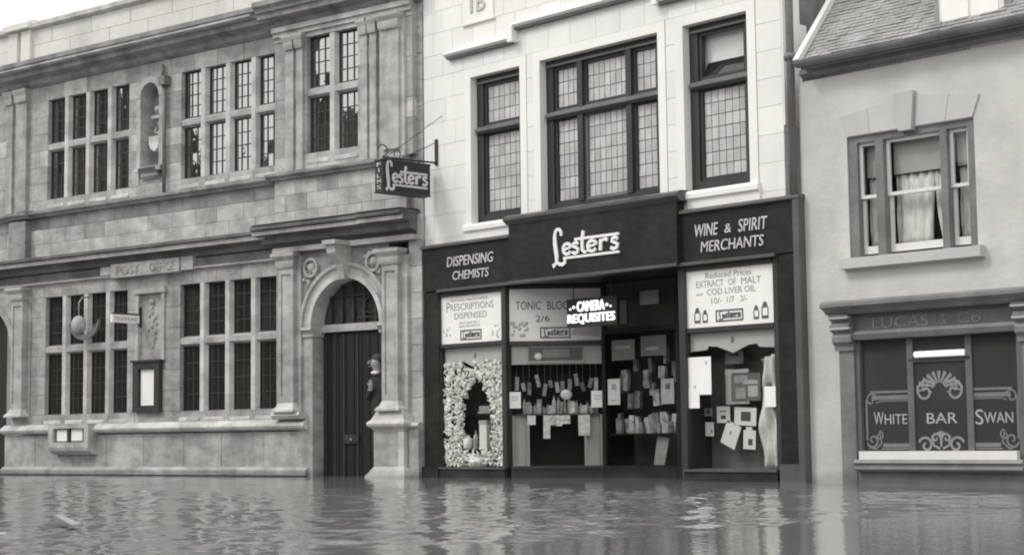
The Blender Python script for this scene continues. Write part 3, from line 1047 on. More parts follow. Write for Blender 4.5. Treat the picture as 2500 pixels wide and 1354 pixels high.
def shop_window(u0, u1, z0, z1, zt, mull, spec, open_top=False):
    """dark timber casement with transom; every leaded pane a piece of its own"""
    v = .12
    fr = MB()
    fw = .14
    fr.box(u0 - .0, u0 + fw, v, v + .12, z0, z1).box(u1 - fw, u1, v, v + .12, z0, z1)
    fr.box(u0 + fw, u1 - fw, v, v + .12, z1 - .10, z1).box(u0 + fw, u1 - fw, v, v + .12, z0, z0 + .13)
    for x in mull:
        fr.box(x - .05, x + .05, v - .02, v + .12, z0 + .13, z1 - .10)
    win = fr.build('window', 'frame_paint', le)
    MB().mould([(v - .06, zt - .03), (v - .06, zt + .01), (v + .02, zt + .05), (v + .13, zt + .05), (v + .13, zt - .05), (v - .02, zt - .05)], u0 + .03, u1 - .03).build('transom', 'frame_light', win)
    B(u0 + .03, u1 - .03, v - .03, v + .03, zt - .075, zt - .051).build('transom_underside', 'shop_black', win)
    MB().box(u0 + .02, u1 - .02, v - .025, v + .005, z1 - .10, z1 - .07).build('frame_bead', 'frame_light', win)
    xs = [u0 + fw - .05] + list(mull) + [u1 - fw + .05]
    cames = MB()
    for i in range(len(xs) - 1):
        a, b = xs[i] + .05, xs[i + 1] - .05
        for (p, q, top) in ((z0 + .13, zt - .05, False), (zt + .05, z1 - .10, True)):
            s = .045
            fm = MB().box(a, a + s, v + .03, v + .1, p, q).box(b - s, b, v + .03, v + .1, p, q).box(a + s, b - s, v + .03, v + .1, p, p + s).box(a + s, b - s, v + .03, v + .1, q - s, q)
            fm.build('sash', 'frame_paint' if (i % 2 == 0 or top) else 'frame_light', win)
            if top and open_top:
                o = MB()
                o.add([(a + s, v + .06, p + s), (b - s, v + .06, p + s), (b - s, v + .34, q - .02), (a + s, v + .34, q - .02),
                       (a + s, v + .07, p + s), (b - s, v + .07, p + s), (b - s, v + .35, q - .02), (a + s, v + .35, q - .02)],
                      [(0, 1, 2, 3), (7, 6, 5, 4), (0, 4, 5, 1), (1, 5, 6, 2), (2, 6, 7, 3), (3, 7, 4, 0)])
                o.build('open_light', 'hall_glass', win, label='top light tilted inwards')
                B(a, b, v + .36, v + .38, p, q).build('room', 'room_dark', win)
                continue
            a2, b2, p2, q2 = a + s, b - s, p + s, q - s
            nc = max(2, round((b2 - a2) / .115))
            nr = max(3, round((q2 - p2) / .165))
            cames.box(a2, b2, v + .075, v + .08, p2, q2)
            for c in range(nc):
                for r in range(nr):
                    x0, x1 = a2 + (b2 - a2) * c / nc, a2 + (b2 - a2) * (c + 1) / nc
                    y0, y1 = p2 + (q2 - p2) * r / nr, p2 + (q2 - p2) * (r + 1) / nr
                    g = .006
                    blk('pane', 'obscured_glass', win, x0 + g, x1 - g, v + .066, v + .072, y0 + g, y1 - g, rx=random.gauss(0, .02), rz=random.gauss(0, .02), inset=.001)
    cames.build('lead_came', 'lead', win)


shop_window(*W1, 5.16, [], None)
shop_window(*W2, 5.16, [3.36, 4.30], None)
shop_window(*W3, 5.16, [], None, open_top=True)

# fascia
B(.12, 2.14, -.08, .1, 2.80, 3.45).build('fascia', 'shop_black', le)
B(5.36, 7.22, -.08, .1, 2.80, 3.45).build('fascia', 'shop_black', le)
fc = MB().box(2.14, 5.36, -.16, .1, 2.80, 3.62)
fcx = fc.build('fascia_centre', 'shop_black', le)
MB().mould([(.1, 3.76), (-.14, 3.76), (-.24, 3.72), (-.24, 3.68), (-.16, 3.62), (.1, 3.62)], 2.10, 5.44).build('fascia_cornice', 'shop_edge', le)
for a, b in ((.10, 2.13), (5.37, 7.32)):
    MB().mould([(.1, 3.50), (-.10, 3.50), (-.13, 3.47), (-.13, 3.45), (-.08, 3.44), (.1, 3.44)], a, b).build('fascia_edge', 'shop_edge', le)
for a, b, c in ((2.14, 5.36, -.19), (.47, 2.135, -.12), (5.365, 6.91, -.12)):
    MB().mould([(.0, 2.81), (c, 2.81), (c, 2.77), (.0, 2.77)], a, b).build('fascia_bead', 'shop_edge', le)
B(7.22, 7.31, -.13, .1, -.9, 3.44).build('end_moulding', 'shop_edge', le)
lt = TX()
put_text(lt, 'DISPENSING', .70, 1.72, 3.135, 3.285, -.081, .012, .12)
put_text(lt, 'CHEMISTS', .82, 1.62, 2.93, 3.06, -.081, .012, .12)
lt.build('lettering', 'letter_dull', le, label='raised letters on the left of the fascia')
lt = TX()
put_text(lt, 'WINE', 5.60, 5.99, 3.125, 3.285, -.081, .012, .12)
put_text(lt, '&', 6.11, 6.22, 3.135, 3.25, -.081, .012, .12)
put_text(lt, 'SPIRIT', 6.34, 6.79, 3.125, 3.285, -.081, .012, .12)
put_text(lt, 'MERCHANTS', 5.71, 6.73, 2.92, 3.06, -.081, .012, .12)
lt.build('lettering', 'letter_dull', le, label='raised letters on the right of the fascia')
script_name(MB(), 3.06, 2.93, 1.28, .54, -.161, .02).build('shop_name', 'letter_white', fcx)
# pilasters, base
MB().box(.12, .452, -.06, .3, -.9, 2.78).build('shop_pilaster', 'shop_black', le)
MB().box(6.905, 7.22, -.06, .3, -.9, 2.79).build('shop_pilaster', 'shop_black', le)
B(6.90, 7.21, -.10, .1, -.9, .22).build('pilaster_plinth', 'shop_edge', le)
B(.06, .45, -.10, .1, -.9, .16).build('pilaster_plinth', 'shop_black', le)
MB().box(.43, 1.90, -.07, .35, -.9, .13).build('stall_riser', 'shop_black', le)
MB().box(5.33, 6.84, -.07, .35, -.9, .12).build('stall_riser', 'shop_black', le)
B(.43, 1.9, -.09, .1, .13, .155).build('window_bottom_rail', 'shop_edge', le)
B(5.33, 6.84, -.09, .1, .12, .15).build('window_bottom_rail', 'shop_edge', le)
# left window frame
m = MB()
m.box(.43, .455, -.04, .06, .155, 2.77).box(1.84, 1.93, -.05, .06, .155, 2.77).box(.455, 1.84, -.035, .06, 1.93, 1.985).box(.455, 1.84, -.035, .06, 2.70, 2.77)
m.build('window_frame', 'frame_paint', le, label='left show window frame')
B(.456, 1.839, .012, .018, .156, 1.93).build('show_window_glass', 'shop_glass', le)
# right window frame
m = MB()
m.box(5.27, 5.375, -.055, .06, -.9, 2.77).box(6.82, 6.904, -.04, .06, .15, 2.77).box(5.345, 6.80, -.035, .06, 1.90, 1.96).box(5.345, 6.80, -.035, .06, 2.70, 2.77)
m.build('window_frame', 'frame_paint', le, label='right show window frame')
B(5.346, 6.799, .012, .018, .151, 1.90).build('show_window_glass', 'shop_glass', le)
# splayed window into the lobby (own frame SP, same shop)
sr = bpy.data.objects.new('lobby_window', None)
sr.empty_display_size = .2
link(sr, le)
sr.location = W('SP', 0, 0, 0)
sr.rotation_euler = (0, 0, A_SP)
ORG[sr.name] = (0, 0, 0)
m = MB()
m.box(1.36, 1.42, -.03, .05, -.9, 2.77).box(0, 1.36, -.03, .05, 1.905, 1.965).box(0, 1.36, -.03, .05, 2.72, 2.77).box(0, 1.36, -.05, .05, .13, .165).box(0, 1.36, -.03, .3, -.9, .13)
m.build('window_frame', 'frame_paint', sr)
B(.001, 1.359, .004, .010, .166, 1.904).build('glass', 'shop_glass', sr)
# back window of the lobby, ceiling, dark interior
m = MB()
m.box(2.86, 2.93, .97, 1.05, -.9, 2.77).box(4.28, 4.35, .97, 1.05, -.9, 2.77).box(2.93, 4.28, .97, 1.05, .10, .17).box(2.93, 4.28, .97, 1.05, 2.05, 2.12).box(2.93, 4.28, .96, 1.3, -.9, .10)
m.build('back_window_frame', 'shop_black', le)
B(2.931, 4.279, 1.0, 1.006, .171, 2.049).build('show_window_glass', 'shop_glass', le)
B(.1, 7.2, .1, 3.0, 2.78, 2.9).build('lobby_ceiling', 'shop_black', le)
B(4.35, 5.22, 1.0, 1.05, -.9, 2.77).build('shop_door', 'door_oak', le)
rm = MB()
rm.box(.1, 7.2, 2.95, 3.0, -.9, 2.78).box(.1, .14, .3, 3, -.9, 2.78).box(7.16, 7.2, .3, 3, -.9, 2.78).box(5.22, 5.27, .06, 1.0, -.9, 2.77)
rm.build('shop_interior', 'room_dark', le)
B(.46, 1.84, .47, .50, .15, 2.75).build('window_back', 'room_dark', le)
B(5.35, 6.80, .45, .48, .15, 1.93).build('window_back', 'display_wood', le)
B(5.35, 6.80, .02, .47, .13, .155).build('window_bed', 'display_wood', le)
B(.46, 1.84, .02, .5, .12, .156).build('window_bed', 'display_wood', le)
B(2.93, 4.28, 1.55, 1.6, .1, 2.1).build('window_back', 'room_dark', le)
B(2.93, 4.28, 1.01, 1.58, .12, .16).build('window_bed', 'black_cloth', le)
B(0, 1.36, .48, .51, .15, 2.75).build('window_back', 'black_cloth', sr)
B(0, 1.36, .02, .5, .13, .166).build('window_bed', 'display_wood', sr)


B(2.93, 4.28, 1.0, 1.04, 2.121, 2.77).build('back_transom_panel', 'frame_paint', le)


def pelmet(u0, u1, zt, zb, zm, v, parent):
    """shaped board hung at the head of a show window, with a small crest"""
    c = (u0 + u1) / 2
    w = u1 - u0
    poly = [(u0, zt), (u0, zb), (u0 + w * .2, zb + .015), (u0 + w * .22, zb + .06), (u0 + w * .32, zb + .05), (c, zm), (u1 - w * .32, zb + .05), (u1 - w * .22, zb + .06), (u1 - w * .2, zb + .015), (u1, zb), (u1, zt)]
    o = MB().prism(poly, v, v + .02).build('pelmet', 'pelmet', parent)
    MB().ball((c, v, (zt + zm) / 2 + .03), (.035, .012, .045), 10, 6).build('pelmet_crest', 'ink_soft', o)


pelmet(.47, 1.835, 1.925, 1.66, 1.61, .05, le)
pelmet(5.36, 6.795, 1.895, 1.66, 1.62, .05, le)
B(.01, 1.35, .04, .06, 1.63, 1.90).build('pelmet', 'pelmet', sr)
# white back return of the upper wall and the pipe between shop and inn
fk = MB()
for i, (a, b) in enumerate(courses(4.4, 8.8, .44)):
    fk.box(EDGE, EDGE + .02, .0, .34 if i % 2 else .48, a, b)
fk.build('tile_return', 'faience_trim', le)
B(EDGE, EDGE + .012, .3, 6.9, 4.0, 8.8).build('flank_wall', 'brick_dark', le)
pp = MB().tube([(7.2, -.06, 3.5), (7.2, -.06, 8.7)], .052, 10).lathe(7.2, -.06, [(.075, 5.18), (.085, 5.22), (.075, 5.26)], 12).lathe(7.2, -.06, [(.07, 7.1), (.08, 7.14), (.07, 7.18)], 12)
pp.build('drainpipe', 'gutter', le)

# ================================================================ INN
pu = thing('white_swan_inn', 'pale rendered inn with a sash window over a panelled bar front', 'building', 'PU', 0, 0, 0)
PV = 0.0
SW = (.73, 2.46, 2.66, 4.11)
U1 = 6.5
m = MB()
m.box(.04, SW[0], PV, .5, -1, 5.0).box(SW[1], U1, PV, .5, 2.1, 5.0).box(SW[0], SW[1], PV, .5, SW[3], 5.0).box(SW[0], SW[1], PV, .5, 2.0, SW[2])
m.box(3.3, U1, PV, .5, -1, 2.1)
m.build('wall', 'render_paint', pu)
B(.04, U1, .5, 7, -1, 5.0).build('rear_wall', 'brick_dark', pu)
B(SW[0], SW[1], .40, .45, SW[2], SW[3]).build('room', 'room_dark', pu)
# lintel stones
VS = [[(.65, 4.37), (1.05, 4.42), (1.07, 4.12), (.74, 4.12)], [(1.055, 4.425), (1.46, 4.475), (1.50, 4.12), (1.075, 4.12)],
      [(1.455, 4.53), (1.72, 4.53), (1.68, 4.08), (1.505, 4.08)], [(1.725, 4.475), (2.16, 4.425), (2.10, 4.12), (1.69, 4.12)],
      [(2.165, 4.42), (2.55, 4.37), (2.45, 4.12), (2.105, 4.12)]]
for i, p in enumerate(VS):
    MB().prism(p, PV - (.075 if i == 2 else .02), PV + .1).build('lintel_stone', 'lintel_paint', pu)
# tripartite sash window
V0 = PV + .02
f = MB()
f.box(SW[0], .86, V0, V0 + .14, SW[2], SW[3]).box(2.36, SW[1], V0, V0 + .14, SW[2], SW[3]).box(.86, 2.36, V0, V0 + .14, 4.03, SW[3])
f.box(1.13, 1.24, V0 - .02, V0 + .14, SW[2], 4.03).box(2.01, 2.10, V0 - .02, V0 + .14, SW[2], 4.03)
wf = f.build('window', 'gutter', pu)
for (a, b) in ((.86, 1.13), (1.24, 2.01), (2.10, 2.36)):
    for (p, q, dv) in ((2.70, 3.40, .09), (3.36, 4.03, .05)):
        v = V0 + dv
        s = MB().box(a, a + .04, v, v + .035, p, q).box(b - .04, b, v, v + .035, p, q).box(a + .04, b - .04, v, v + .035, q - .04, q).box(a + .04, b - .04, v, v + .035, p, p + (.09 if p < 3 else .04))
        s.build('sash', 'white_paint', wf)
    B(a + .04, b - .04, V0 + .105, V0 + .108, 2.78, 3.36).build('pane', 'shop_glass', wf)
    B(a + .04, b - .04, V0 + .065, V0 + .068, 3.40, 4.0).build('pane', 'shop_glass', wf)
    B(a + .02, b - .02, V0 + .17, V0 + .175, 3.62, 4.02).build('blind', 'cream_paint', wf)


def drape(a, b, a2, b2, z0, z1, v):
    """net curtain: folded sheet hanging from (a, b) above to (a2, b2) below"""
    c = MB()
    n, r = 26, 8
    for j in range(r + 1):
        t = (j / r) ** 1.4
        for i in range(n + 1):
            s = i / n
            c.V.append((a + (b - a) * s + ((a2 + (b2 - a2) * s) - (a + (b - a) * s)) * t, v + .018 * math.sin(s * 26 + .6 * math.sin(j)), z1 + (z0 - z1) * j / r))
    for j in range(r):
        for i in range(n):
            k = j * (n + 1) + i
            c.F.append([k, k + 1, k + n + 2, k + n + 1])
            c.S.append(True)
    o = c.build('curtain', 'lace', wf)
    md = o.modifiers.new('thickness', 'SOLIDIFY')
    md.thickness = .004


drape(1.25, 1.77, 1.25, 1.72, 2.76, 3.62, V0 + .22)
drape(1.77, 2.01, 1.86, 2.01, 2.76, 3.62, V0 + .22)
drape(.87, 1.12, .87, 1.12, 2.76, 3.62, V0 + .22)
drape(2.11, 2.36, 2.11, 2.36, 2.76, 3.62, V0 + .22)
MB().mould([(PV + .1, 2.66), (PV - .12, 2.65), (PV - .12, 2.53), (PV + .1, 2.52)], .64, 2.55).build('window_sill', 'lintel_paint', pu)
# eaves, gutter
MB().mould([(.3, 5.02), (-.06, 5.02), (-.06, 4.97), (.0, 4.93), (.0, 4.89), (.3, 4.89)], .10, U1).build('eaves_board', 'gutter', pu)
gt = MB()
gp = [(-.24 + .075 * math.cos(R(a)), 5.09 + .075 * math.sin(R(a))) for a in range(180, 361, 20)] + [(-.24 + .06 * math.cos(R(a)), 5.09 + .06 * math.sin(R(a))) for a in range(360, 179, -20)]
gt.mould(gp, .20, U1)
gt.box(.2, U1, -.16, .05, 5.02, 5.05)
gt.build('gutter', 'gutter', pu)
# tiled roof
PIT = R(50)
rt = MB()
random.seed(21)
cp_, sp_ = math.cos(PIT), math.sin(PIT)
for r in range(40):
    d0 = r * .064
    for c in range(40):
        x0 = .14 + c * .165 + (.08 if r % 2 else 0) - .05
        if x0 > U1: continue
        jt = random.uniform(-.006, .008)
        d1 = d0 + .078
        lift = .022 + jt
        x1 = x0 + .16
        x0c = max(x0, .2)
        if x1 - x0c < .03: continue

        def P(x, d, h): return (x, -.2 + d * cp_ - h * sp_, 5.07 + d * sp_ + h * cp_)
        q = [P(x0c, d0, lift), P(x1, d0, lift), P(x1, d1, .012), P(x0c, d1, .012), P(x0c, d0, lift - .016), P(x1, d0, lift - .016), P(x1, d1, -.002), P(x0c, d1, -.002)]
        rt.add(q, [(0, 1, 2, 3), (7, 6, 5, 4), (0, 4, 5, 1), (1, 5, 6, 2), (2, 6, 7, 3), (3, 7, 4, 0)])
rt.build('roof_tiles', 'roof_tile', pu, kind='stuff')
rb = MB()
rb.add([(.2, -.2, 5.06), (U1, -.2, 5.06), (U1, 2.6, 5.06 + 2.8 * math.tan(PIT)), (.2, 2.6, 5.06 + 2.8 * math.tan(PIT)),
        (.2, -.2, 5.02), (U1, -.2, 5.02), (U1, 2.6, 5.02 + 2.8 * math.tan(PIT)), (.2, 2.6, 5.02 + 2.8 * math.tan(PIT))],
       [(0, 1, 2, 3), (7, 6, 5, 4), (0, 4, 5, 1), (1, 5, 6, 2), (2, 6, 7, 3), (3, 7, 4, 0)])
rb.build('roof_deck', 'brick_dark', pu)
vb = MB()
for (x0, x1, lo, hi) in ((.17, .25, .02, .09),):
    def Q(x, d, h): return (x, -.2 + d * cp_ - h * sp_, 5.07 + d * sp_ + h * cp_)
    vb.add([Q(x0, -.02, lo), Q(x1, -.02, lo), Q(x1, 2.6, lo), Q(x0, 2.6, lo), Q(x0, -.02, hi), Q(x1, -.02, hi), Q(x1, 2.6, hi), Q(x0, 2.6, hi)],
           [(0, 1, 2, 3), (7, 6, 5, 4), (0, 4, 5, 1), (1, 5, 6, 2), (2, 6, 7, 3), (3, 7, 4, 0)])
vb.build('verge_board', 'white_paint', pu)
# dormer
dm = MB().box(2.02, 3.0, -.02, 1.6, 5.16, 6.6).build('dormer', 'roof_tile', pu)
B(2.10, 2.92, -.05, -.02, 5.20, 6.5).build('dormer_frame', 'white_paint', dm)
for x in (2.14, 2.52):
    B(x, x + .34, -.065, -.05, 5.25, 6.4).build('dormer_pane', 'paper', dm)
B(2.02, 3.0, -.06, .1, 5.12, 5.19).build('dormer_sill', 'cream_paint', dm)

# bar front
bf = MB().mould([(.1, 2.14), (-.26, 2.14), (-.30, 2.11), (-.30, 2.07), (-.22, 2.03), (-.17, 1.985), (.1, 1.985)], .48, 3.5).build('bar_cornice', 'pub_paint', pu)
B(.70, 3.0, -.06, .2, 1.76, 1.985).build('bar_fascia', 'pub_dark', pu)
MB().mould([(.1, 1.78), (-.10, 1.78), (-.13, 1.74), (-.10, 1.68), (.1, 1.67)], .70, 3.0).build('bar_architrave', 'pub_paint', pu)
lt = TX()
put_text(lt, 'LUCAS', 1.06, 1.82, 1.80, 1.925, -.061, .006)
put_text(lt, '&', 1.96, 2.06, 1.80, 1.92, -.061, .006)
put_text(lt, 'Co', 2.2, 2.5, 1.80, 1.92, -.061, .006)
lt.build('lettering', 'letter_worn', pu)
for (a, b) in ((.57, .78), (2.99, 3.20)):
    B(a, b, -.06, .2, -1, 1.56).build('bar_pilaster', 'pub_paint', pu)
    k = MB().mould([(.1, 1.985), (-.20, 1.985), (-.20, 1.93), (-.13, 1.90), (-.18, 1.86), (-.18, 1.80), (-.12, 1.77), (-.14, 1.72), (-.14, 1.66), (-.09, 1.62), (-.09, 1.56), (.1, 1.56)], a - .04, b + .02)
    k.build('console_bracket', 'pub_paint', pu)
    MB().box(a - .05, b + .03, -.205, -.15, 1.935, 1.955).box(a - .05, b + .03, -.185, -.12, 1.81, 1.83).build('bracket_fillet', 'cream_paint', pu)
bx = (.84, 2.90)
B(.78, bx[0], -.03, .3, -1, 1.67).build('window_jamb', 'pub_dark', pu)
B(bx[1], 2.99, -.03, .3, -1, 1.67).build('window_jamb', 'pub_dark', pu)
m = MB()
m.box(1.47, 1.55, .0, .12, .37, 1.67).box(2.24, 2.32, .0, .12, .37, 1.67).box(1.55, 2.24, .0, .12, 1.39, 1.44)
wfb = m.build('bar_window', 'pub_dark', pu)
B(bx[0], bx[1], -.10, .3, .28, .375).build('white_sill', 'white_paint', pu)
MB().mould([(.2, .28), (-.13, .28), (-.15, .24), (-.12, .22), (-.12, .20), (-.15, .18), (-.15, .165), (.2, .165)], .79, 2.985).build('sill_moulding', 'pub_paint', pu)
B(.80, 2.98, -.135, .0, .147, .163).build('sill_painted_shadow', 'pub_dark', pu)  # dark strip paints a shadow line under the sill moulding
B(.78, 2.99, -.05, .3, -1, .147).build('stall_panel', 'pub_paint', pu)
GV = .025
for (a, b) in ((bx[0], 1.47), (1.55, 2.24), (2.32, bx[1])):
    blk('pane', 'bar_glass', wfb, a, b, GV, GV + .006, .375, 1.67 if a != 1.55 else 1.39, inset=.001)
blk('pane', 'bar_glass', wfb, 1.55, 2.24, GV, GV + .006, 1.44, 1.67, inset=.001)
tl = MB().tube([(1.60, -.02, 1.475), (2.24, -.02, 1.475)], .036, 10)
tl.build('strip_light', 'tube_light', wfb)
B(1.49, 2.30, .0, .05, 1.395, 1.435).build('strip_light_tray', 'frame_light', wfb)
et = TX()
put_text(et, 'W', .98, 1.115, .685, .83, GV, .004)
put_text(et, 'HITE', 1.13, 1.435, .685, .80, GV, .004)
et.build('etched_word', 'etched_bright', wfb)
et = TX()
put_text(et, 'BAR', 1.70, 2.10, .685, .805, GV, .004)
et.build('etched_word', 'etched_bright', wfb)
et = TX()
put_text(et, 'S', 2.33, 2.43, .665, .835, GV, .004)
put_text(et, 'WAN', 2.44, 2.80, .68, .80, GV, .004)
et.build('etched_word', 'etched_bright', wfb)


def spiral(cx, cz, r, a0, turns, n=22, sq=1.0):
    return [(cx + r * (1 - .85 * i / n) * math.cos(R(a0 + 360 * turns * i / n)), cz + sq * r * (1 - .85 * i / n) * math.sin(R(a0 + 360 * turns * i / n))) for i in range(n + 1)]


dv = [.003]


def stroke(mb, pts, w):
    dv[0] = .003 + (dv[0] - .003 + .0004) % .004
    mb.ribbon(pts, w, GV, dv[0])


for sgn, a, b in ((1, bx[0] + .04, 1.47), (-1, bx[1] - .04, 2.32)):
    o1 = MB()
    stroke(o1, [(a, .98), (a, .5)], .03)
    stroke(o1, [(a + sgn * .06, 1.06), (b, 1.06)], .028)
    stroke(o1, [(a + sgn * .08, .995), (b, .995)], .05)
    stroke(o1, [(a + sgn * .13, .935), (a + sgn * .2, .955), (b, .955)], .014)
    stroke(o1, [(a + sgn * .22, .44), (b, .44)], .045)
    stroke(o1, [(a + sgn * .2, .40), (b, .40)], .016)
    stroke(o1, spiral(a + sgn * .07, .97, .085, 0 if sgn > 0 else 180, 1.2 * sgn), .02)
    stroke(o1, spiral(a + sgn * .08, .50, .09, 200 if sgn > 0 else -20, 1.2 * sgn), .022)
    stroke(o1, spiral(a + sgn * .17, .55, .06, 90, -1.1 * sgn), .018)
    stroke(o1, [(a + sgn * .02, .42), (a + sgn * .12, .40), (a + sgn * .2, .47), (a + sgn * .17, .6)], .02)
    o1.build('etched_border', 'etched_dull', wfb)
o2, o3 = MB(), MB()
cx = 1.88
for i in range(9):
    a = R(15 + 150 * i / 8)
    stroke(o2, [(cx + .06 * math.cos(a), 1.10 + .05 * math.sin(a)), (cx + .26 * math.cos(a), 1.08 + .2 * math.sin(a))], [.015, .045])
for s in (-1, 1):
    stroke(o2, spiral(cx + s * .19, 1.05, .12, 90, -1.2 * s), .03)
    stroke(o2, spiral(cx + s * .27, 1.10, .06, 90, 1.1 * s), .02)
    stroke(o2, spiral(cx + s * .10, 1.12, .08, -90, 1.1 * s), .02)
    stroke(o3, spiral(cx + s * .2, .44, .10, 160 if s < 0 else 20, 1.2 * s), .028)
    stroke(o3, [(cx + s * .02, .40), (cx + s * .10, .44), (cx + s * .12, .54), (cx + s * .03, .58), (cx, .54)], .025)
    stroke(o3, spiral(cx + s * .07, .52, .06, 0 if s < 0 else 180, -1.1 * s), .022)
stroke(o3, [(cx, .42), (cx, .6)], [.02, .05])
o3.build('etched_ornament', 'etched', wfb)
o2.build('etched_ornament', 'etched', wfb)

# ================================================================ THINGS ON THE POST OFFICE
ps = thing('telephone_sign', 'small white double sided telephone sign jutting from the post office front', 'sign', 'PO', -6.35, 0, 2.7)
MB().box(-6.66, -6.60, -.62, -.03, 2.66, 2.80).build('sign_panel', 'paper', ps)
MB().tube([(-6.63, -.6, 2.82), (-6.63, .03, 2.82)], .015).box(-6.66, -6.60, -.03, .03, 2.6, 2.95).build('sign_bracket', 'iron', ps)
tt = MB()
V_, F_ = text_mesh('TELEPHONE')
tt.add([(-6.60 + .004 * (c + .5), -.58 + a * .50, 2.70 + b * .06) for a, b, c in V_], F_)
tt.build('lettering', 'ink_soft', ps)

nbd = thing('notice_board', 'tall dark framed notice board with one long white sheet', 'notice board', 'PO', -6.35, 0, 1.1)
q = MB()
q.box(-6.70, -6.56, -.09, .0, 1.10, 1.97).box(-6.13, -6.0, -.09, .0, 1.10, 1.97).box(-6.56, -6.13, -.09, 0, 1.86, 1.97).box(-6.56, -6.13, -.09, 0, 1.10, 1.20)
q.build('frame', 'frame_paint', nbd)
B(-6.56, -6.13, -.03, -.0, 1.20, 1.86).build('backing', 'frame_paint', nbd)
B(-6.73, -5.97, -.12, 0, 1.97, 2.01).build('top_ledge', 'frame_paint', nbd)
blk('sheet', 'paper', nbd, -6.54, -6.15, -.036, -.031, 1.215, 1.85, inset=.001)

nc = thing('notice_case', 'low wide notice case with two white sheets under the left window', 'notice case', 'PO', -8.3, 0, .4)
q = MB()
q.box(-8.85, -8.72, -.26, -.05, .50, .92).box(-7.82, -7.70, -.26, -.05, .50, .92).box(-8.72, -7.82, -.26, -.05, .84, .92).box(-8.72, -7.82, -.26, -.05, .50, .59)
q.mould([(-.05, .50), (-.26, .50), (-.24, .44), (-.12, .37), (-.05, .37)], -8.85, -7.70)
q.build('case', 'dressed_stone', nc)
B(-8.72, -7.82, -.2, -.05, .59, .84).build('backing', 'frame_light', nc)
B(-8.335, -8.275, -.225, -.20, .59, .84).build('divider', 'frame_paint', nc)
blk('sheet', 'paper', nc, -8.66, -8.37, -.207, -.202, .615, .815, inset=.001)
blk('sheet', 'paper', nc, -8.24, -7.93, -.207, -.202, .62, .83, inset=.001)

lp = thing('hanging_lamp', 'pale globe lamp with crescent reflector before the lower left window', 'lamp', 'PO', -8.05, -.3, 2.6)
MB().ball((-8.05, -.22, 2.70), (.15, .13, .17)).build('globe', 'dressed_stone', lp)
d = MB()
for rr, zz, w in ((.30, 2.72, .05), (.42, 2.80, .10)):
    pts = [(-7.90 + rr * math.cos(R(a)), zz + .78 * rr * math.sin(R(a))) for a in range(195, 361, 8)]
    d.ribbon(pts, [w * (.25 + .75 * math.sin(math.pi * i / (len(pts) - 1))) for i in range(len(pts))], -.18 - .01 * rr, .05)
d.build('reflector', 'frame_light', lp)
MB().tube([(-8.05, -.22, 2.84), (-8.05, -.22, 3.1), (-8.05, -.15, 3.2), (-8.05, .02, 3.22)], .014).build('bracket', 'dressed_stone', lp)

